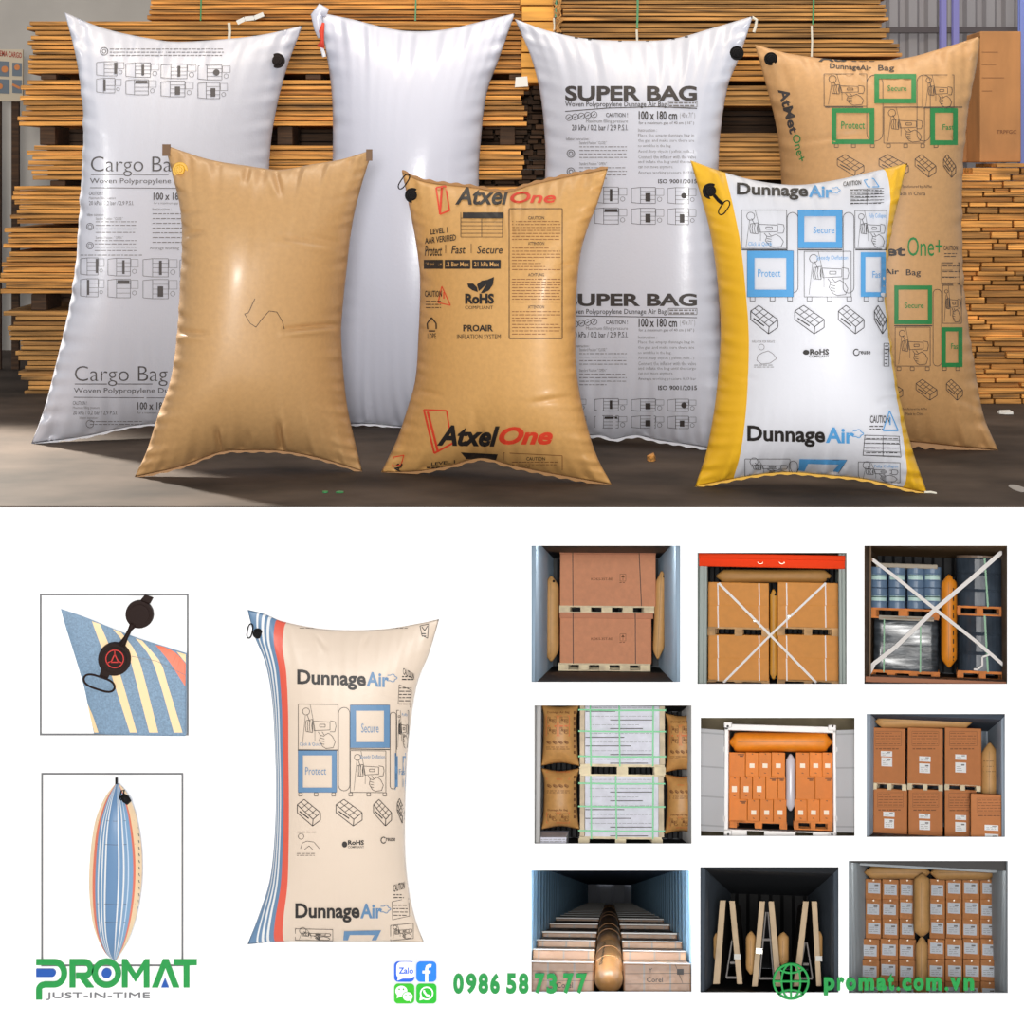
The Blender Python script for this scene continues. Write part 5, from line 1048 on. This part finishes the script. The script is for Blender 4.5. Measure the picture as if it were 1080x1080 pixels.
def tubebag(ya, yb, pxa, pya, pxb, pyb, ra, rb, label, up, kk):
    P = []; R_ = []; n = 22; A = H(pxa, pya, ya); Bq = H(pxb, pyb, yb); A.x = Bq.x = H(642, 1000, .05).x; ra = min(ra, .048); rb = min(rb, .048)
    for i in range(n+1):
        t = i/n; e = min(1, (1-abs(2*t-1))*(7 if kk else 9))**.6; p = A.lerp(Bq, t); r_ = (ra+(rb-ra)*t)*max(e, .03); P.append((p.x, p.y, p.z-(ra+(rb-ra)*t))); R_.append(r_)
    T = Thing(f7, P[0], 'kraft_air_bag', label, 'air bag', 'bags in a row down the blue container'); m = MB(); m.tube(P, R_, 20); T.part('bag_body', m, mat('glossy_kraft', (188, 134, 78), .35, .1, .1, 30, coat=.3), smooth=True)
    for t in (.4, .7):
        m = MB(); j = int(n*t); c = Vector(P[j]); rr = R_[j]+.0008; m.tube([(c.x+rr*math.cos(a), c.y, c.z+rr*math.sin(a)) for a in [math.pi*q/10 for q in range(11)]], .0012, 5); T.part('stitched_seam', m, seam_k)
    return T
T = tubebag(-.06, .95, 643, 1020, 642.5, 988, .052, .05, 'nearest kraft bag in the row between wrapped carton stacks', 0, True)
k = Ink(); k.text('DunnageAir', 0, 0, 0, 0, .03, quad=((632, 1046), (636, 1008), (640, 1008), (636.5, 1046)))
k.build('printed_marks', lambda V: [tuple((lambda p: (p.x, .1+(1046-b)/38*.7-.0, H(643, 1020, -.06).z-.0+(H(642.5, 988, .95).z-H(643, 1020, -.06).z)*((.16+(1046-b)/38*.7)/1.01)-.052+math.sqrt(max(0, .0535**2-(p.x-H(643, 1000, .4).x)**2))))(H(a, b, .35))) for a, b in V], blk, T)
tubebag(1.0, 2.8, 642, 987, 641, 969, .052, .05, 'second kraft bag in the row between wrapped carton stacks', 0, True)
tubebag(2.85, 6.0, 641, 969, 641, 959, .055, .055, 'third kraft bag in the row between wrapped carton stacks', 0, True); tubebag(6.1, 11.5, 641, 959, 642, 953, .06, .06, 'farthest kraft bag in the row between wrapped carton stacks', 0, True)

# 8: wooden frames leaning in pairs
f8 = niche_frame(811.5, 980.5)
sl = mat('slate_steel', (84, 92, 102), .5)
c8 = container(8, f8, (736.5, 912, 886.5, 1049.5), 5.5, (sl, black, mat('roof_black', (40, 42, 46), .6), black), 'dark slate container holding six leaning pale timber frames', .16, .022, ribroof=True)
tim = mat('pale_timber', (222, 194, 158), .65, .1, .1, 14); pan = mat('brown_panel', (104, 88, 72), .7, .1)
wb8 = mat('white_tape', (225, 222, 215), .5)
frames8 = [((759.3, 765.6, 949.5), (752, 759, 1038), 'outermost, by the corrugated wall', None), ((769, 775, 950), (777.3, 783.2, 1038), 'second, with white tape low down', (777.5, 1009)),
           ((801, 807, 950.5), (793, 799, 1040.5), 'third, with grey tape at mid height', (800.5, 1003)), ((810.3, 816.3, 950.5), (817.8, 824.5, 1040.5), 'fourth, partner of the grey taped one', None),
           ((847, 853, 950.5), (836.5, 843.2, 1040.5), 'fifth, behind the globe sign', None), ((855.8, 861.8, 950.5), (861, 866.5, 1040.2), 'sixth, with white tape, by the far wall', (863.5, 1011))]
zf = c8.box[2]
for (a0, a1, ay), (b0, b1, by), lb, tp in frames8:
    y = .5; Tl, Tr, Br, Bl = f8.L(a0, ay, y), f8.L(a1, ay, y), f8.L(b1, by, y), f8.L(b0, by, y); o = Vector((0, .05, 0)); T = Thing(f8, (Bl+Br)/2, 'timber_frame', f'pale leaning timber frame, {lb}', 'timber frame', None)
    m = MB(); m.hexa([Bl, Br, Tr, Tl], [Bl+o, Br+o, Tr+o, Tl+o]); T.part('post', m, tim, bevel=.002)
    o2 = Vector((0, 1.9, 0)); i = (Tr-Tl)*.2; m = MB(); m.hexa([Bl+o+i, Br+o-i, Tr+o-i, Tl+o+i], [Bl+o2+i, Br+o2-i, Tr+o2-i, Tl+o2+i]); T.part('panel', m, pan)
    if tp: p = f8.L(tp[0], tp[1], y-.006); m = MB(); m.box(p.x-.011, p.x+.012, p.y-.002, p.y+.004, p.z-.009, p.z+.009); T.part('tape_patch', m, wb8 if tp[0] != 800.5 else buckle_m)
steel = mat('galvanised', (140, 134, 130), .6)
for (a, b, t, lb) in (((766, 1031), (780, 1031), (773, 992), 'between the first timber pair'), ((801, 1032), (816, 1032), (809, 962), 'between the second timber pair'), ((843, 1032), (857, 1032), (850, 994), 'between the third timber pair')):
    T = Thing(f8, f8.L(a[0], a[1], .62), 'steel_trestle', f'thin grey steel trestle {lb}', 'trestle', None); P = lambda q: f8.L(q[0], q[1], .62); m = MB(); m.tube([P(a), P(b)], .0045, 6); T.part('foot_bar', m, steel)
    for q in (a, b): m = MB(); m.tube([P(q), P((t[0]+(q[0]-t[0])*.15, t[1]))], .003, 6); T.part('leg', m, steel)
    y_ = (a[1]+t[1])/2-(6 if t[1] < 970 else -4); m = MB(); m.tube([P((t[0]-5 if t[1] < 970 else t[0]-3, y_)), P((t[0]+5 if t[1] < 970 else t[0]+3, y_))], .005, 6); T.part('cross_bar', m, steel)
lens(f8, (786.5, 982, 797.5, 1028), .75, kr_s, 'upright kraft bag between the first two pairs of timber frames', tip=.18); lens(f8, (820, 983, 832, 1019), .75, kr_s, 'upright kraft bag above the green globe sign', tip=.18, seed=3)
lens(f8, (752.5, 984, 758.5, 1014), .8, kr_s, 'sliver of kraft bag behind the outermost timber frame', tip=.2, seams=False); lens(f8, (860.5, 982, 867.5, 1014), .8, kr_s, 'sliver of kraft bag behind the sixth timber frame', tip=.2, seams=False)

# 9: wall of labelled boxes with four bags
f9 = niche_frame(979, 978, back=.3)
g9 = mat('grey_steel', (186, 194, 200), .5)
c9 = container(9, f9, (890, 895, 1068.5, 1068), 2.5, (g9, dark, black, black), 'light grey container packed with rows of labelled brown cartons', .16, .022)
B = px_box(f9, 892.5, 905, 1065.5, 909.3, -.03, .03); m = MB(); m.box(*B); c9.part('header_beam', m, blk)
B = px_box(f9, 893, 909.3, 1065.5, 912, 1.0, .05); m = MB(); m.box(B[0]+.05, B[1]-.05, B[2], B[3], B[4], B[5]); c9.part('roof_rail', m, g9)
cb9 = mat('labelled_carton', (200, 134, 78), .7, .06, .08, 60, rnd=.08); lab9 = mat('blue_white_label', (214, 222, 232), .6)
rows9 = [(927.5, 948.2, 1.9), (948.6, 969.2, 1.9), (969.6, 990.2, 1.9), (990.6, 1012.2, 1.75), (1012.6, 1035.6, 1.62), (1036, 1059, 1.55)]
rn = ('top', 'second', 'third', 'fourth', 'fifth', 'bottom'); rg = random.Random(9)
for j, (ya, yb, yl) in enumerate(rows9):
    cols = [(912.5, 929.6), (930.2, 947.8), (948.4, 964.8), (980.2, 996.8), (997.4, 1014.4), (1015, 1033), (1033.6, 1051)] if j < 3 else [(908, 927.6), (928.2, 947.4), (948, 966), (978.6, 996.4), (997, 1015), (1015.6, 1033.6), (1034.2, 1053)]
    for i, (a, b) in enumerate(cols):
        T = carton(f9, (a+rg.uniform(0, .3), ya+rg.uniform(0, .4), b, yb), yl+rg.uniform(0, .02), .3, f'{ords[i]} labelled brown carton from the left in the {rn[j]} row', cb9, 'labelled brown cartons', .003)
        w_ = b-a; cx = (a+b)/2+rg.uniform(-1, 1); cy = (ya+yb)/2+rg.uniform(-2, .6); stick(T, [(cx-w_*.38, cy-4.6, cx+w_*.38, cy+6)], lab9, 'paper_label', .002)
        k = Ink(); k.seg(((a+b)/2, ya+.5), ((a+b)/2+.6, ya+1.8), 1.6); k.build('tape_scrap', flat_map(f9, T.y-.002), tape, T)
lens(f9, (911.5, 913.2, 981, 927.2), 1.8, kr_s, 'kraft bag lying on the labelled cartons, nearer the globe lettering', vert=False, tip=.15, seed=2); lens(f9, (981.2, 913, 1051, 928.2), 1.8, kr_s, 'kraft bag lying on the labelled cartons beside the outer wall', vert=False, tip=.15, seed=3)
lens(f9, (963.5, 921, 981, 988.5), 1.6, kr_s, 'upright kraft bag wedged high between the labelled cartons', tip=.13, seed=4); lens(f9, (965.5, 987.5, 978.8, 1062), 1.5, kr_s, 'upright kraft bag wedged low between the labelled cartons', tip=.16, seed=5)

def add_niche_fill(c, energy, dy=.0, dz=.006):      # added fill light hidden behind the opening rim, brightens the container
    x0, x1, z0, z1 = c.box; l = bpy.data.lights.new('niche_fill', 'AREA'); l.shape = 'RECTANGLE'; l.size = (x1-x0)*.8; l.size_y = .012; l.energy = energy; l.color = (1, .97, .92)
    o = bpy.data.objects.new('niche_fill', l); COL.objects.link(o)
    d = Vector((0, 1, -.45)).normalized(); o.matrix_world = c.fr.M @ Matrix.Translation(Vector(((x0+x1)/2, dy, z1-dz))) @ d.to_track_quat('-Z', 'Y').to_matrix().to_4x4()
add_niche_fill(c7, 6.0); add_niche_fill(c1, 1.6); add_niche_fill(c9, .6, .1, .03); add_niche_fill(c8, .5); add_niche_fill(c6, .5)

# ---------------- striped product bag and the two framed views ----------------
BL, WH, RD, CR = (94, 124, 154), (214, 214, 214), (206, 82, 62), (206, 188, 170)
st = stripe_mat('striped_bag', [(0, BL), (.052, WH), (.066, BL), (.083, WH), (.098, BL), (.115, WH), (.13, BL), (.158, RD), (.208, CR)], .45, .12)
pb = Bag(WORLD, [(261,643),(280,648),(300,656),(345,664),(400,664),(440,658),(463,653)], [(463,653),(452,690),(440,720),(433,760),(429,800),(427,850),(427,900),(431,940),(438,970),(447,994)],
         [(261,996),(300,993),(360,993),(410,993),(447,994)], [(261,643),(268,670),(280,700),(287,740),(290,790),(291,840),(289,890),(284,930),(273,965),(261,996)], (-.11,)*4, .095, wr=.002, seed=51, w=.9,
         folds=((332,668,345,685,.004,2),(390,667,383,680,.004,2),(402,732,432,738,.002,2)))
pb.thing('striped_air_bag', 'cream air bag with blue and red stripes standing out from the white wall', 'air bag', st)
k = Ink(); b = Ink()
logo(k, b, 313.5, 386, 410, 706, 726, .03); logo(k, b, 311.5, 379.5, 403, 952.5, 973, .0)
k.gun(314.5, 742.5, 356.5, 790.5, .01); b.frame(369.5, 743.5, 411, 788.5, 6); k.rect(369.5, 743.5, 411, 788.5, .6); k.gun(418.5, 749, 431, 790, .02); b.text('Click & Quick', 316, 783, 339, 787); b.text('Fully', 424, 752, 430, 756)
b.frame(314.5, 791.5, 355, 835.5, 5); k.rect(314.5, 791.5, 355, 835.5, .6); k.gun(369.5, 791.5, 407, 835.5, .01); b.frame(416.5, 794, 428, 833, 3.2); b.text('Speedy Deflation', 380, 796, 406, 801)
b.text('Secure', 381, 763, 399.5, 772.5, .0); b.text('Protect', 322, 809, 344, 817, .0); b.text('Fas', 421, 811, 427, 817, .0)
capsule(k, 357, 369, 746, 834); capsule(k, 411.5, 418, 751, 832); feet(k, (315, 331.5, 350, 368, 387, 404), 836, 3.8); k.seg((314, 791), (357, 791), 1); k.seg((369, 789.8), (411, 790.4), 1)
for a, c in ((313.5, 338), (354.5, 382), (394, 413)): k.iso(a, 843, c, 871, .8)
k.iso(419, 842, 427, 868, .7); k.greek(313.5, 876, 334, 879, 1, .7, 3); k.ring(317.5, 882, 3, .5); k.line([(317, 895), (319, 889), (324, 887), (331, 888), (337, 895)], .5); k.line([(321, 896), (326, 892), (330, 896)], .5); k.greek(313, 899, 332, 903, 2, .6, 3)
k.text('RoHS', 367, 886, 384, 891, .04); k.text('COMPLIANT', 367, 892, 384, 894.4, .01); k.disc(363.5, 890.5, 2.8, ry=3.2); k.line([(404.5+2.6*math.cos(a), 886+3.2*math.sin(a)) for a in [q*.5 for q in range(1, 12)]], 1.1); k.text('reuse', 407, 883.5, 417, 887, .02)
k.text('CAUTION', 425, 704, 437, 711, .02, sl=.5); k.greek(424, 712, 436, 718, 2, 1.2, 2); k.line([(421, 722), (434, 728), (433, 746), (420, 742)], .5, True); k.greek(421, 724, 434, 744, 6, .9, 4); k.line([(443, 660), (452, 658), (451, 673), (445, 670)], .7, True); k.line([(445, 661), (448, 665), (451, 660)], .9); k.greek(445, 667, 450, 672, 2, 1, 3)
k.text('CAUTION', 415, 933, 427, 941, .02, sl=-.3); k.greek(415, 942, 426, 948, 2, 1, 2); k.line([(413.5, 951), (431, 947), (432, 966), (414, 970)], .5, True); k.greek(415, 953, 430, 967, 4, .8, 3)
k.gun(311.5, 979.5, 351, 991.5, .02); b.poly([(363, 982), (402, 981), (397, 991.5), (392, 991.5), (395, 986), (369, 986), (367, 991.5), (362, 991.5)]); k.gun(412, 976, 436, 992, -.1)
k.greek(316, 661.5, 340, 663, 1, .5, 1); k.greek(405, 661.5, 430, 663, 1, .5, 1)
ink(pb, 'black_print', k, ink_black, .0018); ink(pb, 'blue_print', b, mat('denim_ink', (88, 124, 158), .5), .002)
valve(pb, 272, 668, 5.5, ring=((262, 673), (265, 658), 2.6))
grey_fr = mat('grey_frame', (104, 104, 106), .5)
def picture_frame(x0, y0, x1, y1, label, w=2.0):
    T = Thing(WORLD, WORLD.L((x0+x1)/2, y1, 0), 'thin_frame', label, 'frame')
    A = WORLD.L(x0, y1, 0); B_ = WORLD.L(x1, y0, 0); t = w/320
    for q in ((A.x, B_.x, A.z, A.z+t), (A.x, B_.x, B_.z-t, B_.z), (A.x, A.x+t, A.z+t, B_.z-t), (B_.x-t, B_.x, A.z+t, B_.z-t)): m = MB(); m.box(q[0], q[1], -.003, 0, q[2], q[3]); T.part('frame_bar', m, grey_fr, bevel=.001)
picture_frame(42, 626, 199, 775.5, 'thin grey square frame round the close view of the valve'); picture_frame(43.5, 815, 193.5, 1019, 'thin grey tall frame round the edge-on striped bag')
# corner close view
cm = mat('blue_weave', (120, 146, 170), .45, .12, .3, 160, weave=160)
cc = Bag(WORLD, [(64,642),(90,651),(117,662),(143,672),(168,680),(197,689)], [(197,689),(197,730),(197,773.5)], [(99,773.5),(150,773.5),(197,773.5)], [(64,642),(69,660),(80,695),(88,722),(94,750),(99,773.5)], (-.012,)*4, .035, nu=50, nv=50, wr=.0006, seed=3, open_=True, back=.3)
cc.thing('bag_corner_sample', 'cut corner of a striped bag with large open valve inside the square frame', 'air bag sample', cm)
crm = mat('cream_stripe', (240, 206, 158), .5); k = Ink(); r = Ink()
def band(ik, L, Rr):
    n = 12; a = curve(L, n); b = curve(Rr, n)
    for i in range(n): ik.add([a[i], b[i], b[i+1], a[i+1]], [(0, 1, 2, 3)])
band(k, [(97, 655), (106, 680), (117, 710), (137, 772.5)], [(105.5, 658), (115, 680), (126.5, 710), (144.5, 772.5)]); band(k, [(119, 663.5), (132, 680), (140, 705), (157.5, 772.5)], [(128, 667), (141, 684), (149.5, 705), (167, 772.5)])
band(k, [(143, 673), (158, 692), (168, 718), (183.5, 772.5)], [(150, 675.5), (169, 698), (177, 722), (192.5, 772.5)]); band(k, [(92, 742), (95, 755), (99.5, 772.5)], [(92.5, 742), (98, 755), (104, 772.5)]); k.poly([(186, 687), (196, 690), (196, 699)])
band(r, [(164, 680), (178, 697), (195.5, 724)], [(173, 682), (186, 689), (196, 700)])
k.build('cream_stripes', cc.map(.0015), crm, cc.T); r.build('red_stripe', cc.map(.0018), mat('coral', (226, 110, 78), .5), cc.T); g = Ink(); g.line([(139, 692), (165, 697), (196, 712)], .5); g.build('stitch_line', cc.map(.0025), ink_soft, cc.T)
p = Vector(cc.at(121, 695, 0)); kk = abs(p.y+7.5)/FPX; yv = p.y-.012; vb = mat('dark_brown_plastic', (36, 22, 18), .6, spec=.15)
m = MB(); m.cyl(p+Vector((0, .01, 0)), Vector((p.x, yv, p.z)), 18*kk, 36, 17*kk); v = cc.T.part('valve', m, vb, bevel=.001)
m = MB(); m.cyl(Vector((p.x, yv+.002, p.z)), Vector((p.x, yv-.004, p.z)), 13*kk, 30); cc.T.part('valve_rim', m, vb, v, bevel=.001)
ik = Ink(); cxv, cyv = 121, 695; ik.ring(cxv, cyv, 9.3, 1.1, 28); ik.line([(121, 690), (117, 698.5), (125, 698.5)], 1.2, True); ik.seg((121, 686), (121, 690), 1); ik.seg((113, 699.5), (117, 697.5), 1); ik.seg((129, 699.5), (125, 697.5), 1); ik.build('red_mark', flat_map(WORLD, yv-.0055), mat('red_mark', (190, 34, 26), .4), cc.T, v)
L_ = lambda x, y, o=0: WORLD.L(x, y, yv-.002-o)
m = MB(); m.tube([L_(128, 681), L_(133, 672), L_(137, 664), L_(141, 658)], [.013, .007, .007, .013], 10); tether = cc.T.part('valve_tether', m, vb, smooth=True)
c = L_(147, 648); m = MB(); m.cyl(c+Vector((0, .008, 0)), c-Vector((0, .006, 0)), 15*kk, 34, 14.4*kk); m.cyl(c-Vector((0, .005, 0)), c-Vector((0, .009, 0)), 11*kk, 30); cap = cc.T.part('valve_cap', m, vb, bevel=.001)
m = MB(); m.hexa([L_(148, 633), L_(158, 637), L_(162, 630), L_(153, 627)], [L_(148, 633, -.006), L_(158, 637, -.006), L_(162, 630, -.006), L_(153, 627, -.006)]); cc.T.part('cap_tab', m, vb, cap, bevel=.002)
m = MB(); m.hexa([L_(104, 714), L_(113, 717), L_(117, 709), L_(107, 706)], [L_(104, 714, -.005), L_(113, 717, -.005), L_(117, 709, -.005), L_(107, 706, -.005)]); o = cc.T.part('ring_neck', m, vb)
pts = []
for q in range(32):
    t = 6.283*q/32; a = math.cos(t); s_ = math.sin(t); dx, dy = (121.5-88.5)/2*(abs(a)**.55)*(1 if a > 0 else -1), 6.5*s_; pts.append(L_(104.5+dx*.98-dy*.25, 720.5+dx*.32+dy, .004))
m = MB(); m.tube(pts, .0035, 8, True); cc.T.part('pull_ring', m, vb, smooth=True)
# edge-on bag
st2 = stripe_mat('striped_edge', [(0, (236, 204, 160)), (.125, (216, 106, 74)), (.185, (108, 142, 176)), (.235, WH), (.262, (104, 138, 172)), (.308, WH), (.335, (104, 138, 172)), (.375, WH), (.405, (92, 126, 162)), (.627, WH), (.655, (104, 138, 172)), (.716, WH), (.744, (120, 152, 184)), (.8, (190, 205, 220)), (.82, (120, 156, 190)), (.885, (222, 112, 84)), (.92, (236, 204, 160))], .45, .1)
eb = Bag(WORLD, [(122,826),(125,826)], [(125,826),(134,838),(143,860),(149,895),(149.3,930),(144,965),(135,992),(122.5,1013)], [(119.5,1013),(122.5,1013)], [(122,826),(110,842),(100,868),(95,905),(94.5,940),(99,975),(109,1000),(119.5,1013)], (-.1,)*4, .09, nu=48, nv=80, wr=.0006, seed=7, w=0, back=1.0)
eb.thing('striped_air_bag', 'striped air bag seen edge-on inside the tall frame', 'air bag', st2)
k = Ink()
for y_ in (865, 890, 953, 972): k.line([(101+abs(y_-920)*.04, y_), (122, y_+1), (144-abs(y_-920)*.04, y_)], .4)
for q in range(14): k.seg((146.5-.02*(q-6)**2, 872+q*7), (147.4-.02*(q-6)**2, 875+q*7), .9)
k.build('printed_marks', eb.map(.0015), ink_k, eb.T); m = MB(); q0 = WORLD.L(122.6, 828, -.1); m.box(q0.x-.003, q0.x+.004, -.104, -.096, q0.z-.004, q0.z+.024); eb.T.part('top_tab', m, rubber)
p = WORLD.L(132.5, 842.5, -.15); m = MB(); m.tube([p+Vector((-.012, 0, .012)), p, p+Vector((.012, -.004, -.012))], [.009, .014, .01], 10); v = eb.T.part('valve', m, rubber, smooth=True)
m = MB(); m.tube([WORLD.L(x, y, -.155) for x, y in ((126, 842), (128, 834), (131, 833), (129.5, 841), (127, 844))], .0025, 6, True); eb.T.part('pull_ring', m, rubber, v)

# ---------------- lettering mounted on the white wall ----------------
sg = mat('sign_green', (14, 142, 62), .4); sgb = mat('sign_blue', (12, 78, 164), .4); sgy = mat('sign_grey', (112, 112, 116), .5)
T = Thing(WORLD, WORLD.L(122, 1055, 0), 'company_sign', 'green and blue PROMAT lettering with grey JUST-IN-TIME below', 'sign')
def sig(T, ik, name, m, y0=-.006, y1=0): T.part(name, solid(ik, WORLD, y0, y1), m)
arc = lambda cx, cy, r, a0, a1, n=12, ry=None: [(cx+r*math.cos(math.radians(a0+(a1-a0)*i/n)), cy+(ry or r)*math.sin(math.radians(a0+(a1-a0)*i/n))) for i in range(n+1)]
def fat(ik, pts, w_):      # mitred thick line
    P = [Vector(q) for q in pts]; P = [q for i, q in enumerate(P) if i == 0 or (q-P[i-1]).length > .05]; L = []
    for i, p in enumerate(P):
        d0 = (p-P[i-1]).normalized() if i else (P[1]-p).normalized(); d1 = (P[i+1]-p).normalized() if i < len(P)-1 else d0
        n = Vector((-(d0+d1).y, (d0+d1).x)).normalized(); c = max(.45, n.dot(Vector((-d0.y, d0.x)))); L.append((p-n*w_/2/c, p+n*w_/2/c))
    vs = [q[:] for a in L for q in a]; ik.add(vs, [(2*i, 2*i+1, 2*i+3, 2*i+2) for i in range(len(P)-1)])
WD = 6.2
k = Ink(); fat(k, [(38, 1015), (57, 1015)]+arc(57, 1026.8, 10.6, -90, 90, 14, 11.8)+[(47, 1038.6)]+arc(46, 1044, 5, -90, -180, 5)+[(41, 1054.5)], WD); sig(T, k, 'letter', sg)
k = Ink(); fat(k, [(76.3, 1041.7), (76.3, 1015), (89, 1015)]+arc(89, 1022.2, 6.5, -90, 90, 10, 7.2)+[(80, 1029.4)], WD); k.poly([(83, 1031), (90.5, 1031), (99, 1041.7), (91, 1041.7)]); sig(T, k, 'letter', sg)
k = Ink(); fat(k, arc(112.2, 1026.7, 12.3, 0, 360, 36), WD); sig(T, k, 'letter', sg)
k = Ink(); k.poly([(128.5, 1041.7), (128.5, 1012), (133.5, 1012), (143, 1027), (152.5, 1012), (157.5, 1012), (157.5, 1041.7), (151.5, 1041.7), (151.5, 1023), (143, 1036), (134.5, 1023), (134.5, 1041.7)]); sig(T, k, 'letter', sg)
k = Ink(); k.poly([(160, 1041.7), (171.5, 1012), (177.5, 1012), (189, 1041.7), (182.3, 1041.7), (174.5, 1021), (166.7, 1041.7)]); sig(T, k, 'letter', sg)
k = Ink(); k.poly([(183, 1012), (207.5, 1012), (207.5, 1018.2), (199.7, 1018.2), (199.7, 1041.7), (193.5, 1041.7), (193.5, 1018.2), (183, 1018.2)]); sig(T, k, 'letter', sg)
k = Ink(); k.fill(38, 1022.2, 54, 1030.6); k.disc(54.5, 1026.4, 4.2); sig(T, k, 'blue_bar', sgb, -.008); k = Ink(); k.disc(112.2, 1026.7, 5.2, 24); sig(T, k, 'blue_dot', sgb, -.008); k = Ink(); k.poly([(169.8, 1041.7), (177.8, 1041.7), (173.8, 1031.8)]); sig(T, k, 'blue_triangle', sgb, -.008)
k = Ink(); k.text('JUST-IN-TIME', 48.5, 1047, 158, 1055, .0, res=4); sig(T, k, 'small_lettering', sgy, -.005)
T = Thing(WORLD, WORLD.L(548, 1049, 0), 'phone_number_sign', 'green raised phone number 0986 58 73 77 crossing the blue container opening', 'sign')
for ch, a, b in (('0', 478, 489), ('9', 491.5, 502.5), ('8', 504.5, 515), ('6', 517, 527), ('5', 534, 544.5), ('8', 547, 557.5), ('7', 564, 574.5), ('3', 576.5, 587.5), ('7', 594, 605), ('7', 608, 619)):
    k = Ink(); k.text(ch, a, 1027, b, 1048.3, .045, res=4); sig(T, k, 'digit', sg)
T = Thing(WORLD, WORLD.L(948, 1050, 0), 'web_address_sign', 'green raised lettering promat.com.vn crossing the grey container opening', 'sign')
for ch, a, b, y0, y1 in (('p', 869, 880.5, 1031, 1050), ('r', 883, 890.5, 1031, 1044.8), ('o', 892, 903, 1031, 1045), ('m', 905.5, 922, 1031, 1044.8), ('a', 924.5, 935, 1031, 1045), ('t', 936.5, 943, 1027, 1045), ('.', 945.5, 949.5, 1041, 1045),
                         ('c', 951.5, 961.5, 1031, 1045), ('o', 963.5, 974.5, 1031, 1045), ('m', 977, 993.5, 1031, 1044.8), ('.', 996.5, 1000.5, 1041, 1045), ('v', 1002, 1014, 1031, 1044.8), ('n', 1016.5, 1027.5, 1031, 1044.8)):
    k = Ink(); k.text(ch, a, y0, b, y1, .05, res=4); sig(T, k, 'letter', sg)
T = Thing(WORLD, WORLD.L(834, 1054, 0), 'globe_sign', 'green globe icon of rings beside the web address lettering', 'sign'); k = Ink(); cx, cy, R_ = 834.3, 1035.3, 18.3
fat(k, arc(cx, cy, R_, 0, 360, 40), 2.2); fat(k, arc(cx, cy, 10, 0, 360, 32, R_), 1.9); fat(k, [(cx, cy-R_), (cx, cy+R_)], 1.9); fat(k, [(cx-R_, cy), (cx+R_, cy)], 1.9); fat(k, arc(cx, cy-20.5, 16.5, 35, 145, 12, 11.5), 1.9); fat(k, arc(cx, cy+20.5, 16.5, -35, -145, 12, 11.5), 1.9); sig(T, k, 'globe_rings', sg)
T = Thing(WORLD, WORLD.L(438, 1061, 0), 'contact_icon_panel', 'pale panel with four blue and green chat icons beside the phone number', 'sign')
def rrect(x0, y0, x1, y1, r): return arc(x1-r, y0+r, r, -90, 0, 5)+arc(x1-r, y1-r, r, 0, 90, 5)+arc(x0+r, y1-r, r, 90, 180, 5)+arc(x0+r, y0+r, r, 180, 270, 5)
def rr_(T, name, m, x0, y0, x1, y1, r, ya, yb=0, parent=None): k = Ink(); k.poly(rrect(x0, y0, x1, y1, r)); return T.part(name, solid(k, WORLD, ya, yb), m, parent)
wt_ = mat('icon_white', (250, 250, 250), .5); ib = mat('icon_blue', (10, 92, 214), .4); ifb = mat('icon_azure', (16, 124, 242), .4); ig = mat('icon_green', (44, 186, 20), .4)
rr_(T, 'backing', mat('icon_backing', (222, 224, 226), .5), 413, 1012, 462.5, 1061.5, 4, -.006)
a = rr_(T, 'icon_tile', ib, 415.7, 1014.2, 437, 1035.6, 4.5, -.009); b = rr_(T, 'icon_tile', ifb, 439, 1014.2, 460.3, 1035.6, 4.5, -.009); c = rr_(T, 'icon_tile', ig, 415.7, 1037.6, 437, 1058.4, 4, -.009); d = rr_(T, 'icon_tile', mat('icon_green_deep', (18, 182, 34), .4), 439, 1037.6, 460.3, 1058.4, 4, -.009)
def ico(k, m, parent, y=-.0105): T.part('symbol', solid(k, WORLD, y, -.008), m, parent)
k = Ink(); k.poly(rrect(418, 1014.6, 437, 1032, 5)+[]); k.poly([(420, 1029), (419, 1034.3), (426, 1031.5)]); k.poly([(428, 1016), (437, 1015), (437, 1030), (430, 1031)]); ico(k, wt_, a); k = Ink(); k.text('Zalo', 420.5, 1020.5, 436, 1027, .02, res=4); ico(k, ib, a, -.012)
k = Ink(); fat(k, [(455, 1018.8), (453, 1018.4), (450.7, 1019.5), (450, 1022), (450, 1035.6)], 3.2); fat(k, [(445.5, 1025.2), (454, 1025.2)], 2.8); ico(k, wt_, b)
k = Ink(); k.disc(423.3, 1045.3, 6.3, ry=5.6); k.poly([(419, 1049), (418.5, 1053), (423, 1050.5)]); ico(k, wt_, c); k = Ink(); k.disc(430, 1051, 6, ry=5.3); ico(k, ig, c, -.0112); k = Ink(); k.disc(430, 1051, 5.2, ry=4.6); k.poly([(431, 1054), (433.5, 1057.5), (434.5, 1052)]); ico(k, wt_, c, -.012)
k = Ink(); [k.disc(x, y, r_, 8) for x, y, r_ in ((421, 1043.5, .9), (425.5, 1043.5, .9), (428, 1049.7, .7), (432, 1049.7, .7))]; ico(k, ig, c, -.0125)
k = Ink(); fat(k, arc(450, 1047.7, 6.4, 0, 360, 30), 1.5); k.poly([(443.4, 1049.5), (442.3, 1055.2), (448, 1053.6)]); fat(k, [(447.2, 1044.4), (447.5, 1046.5), (450, 1049.6), (452.8, 1050.4)], 2.0); ico(k, wt_, d)
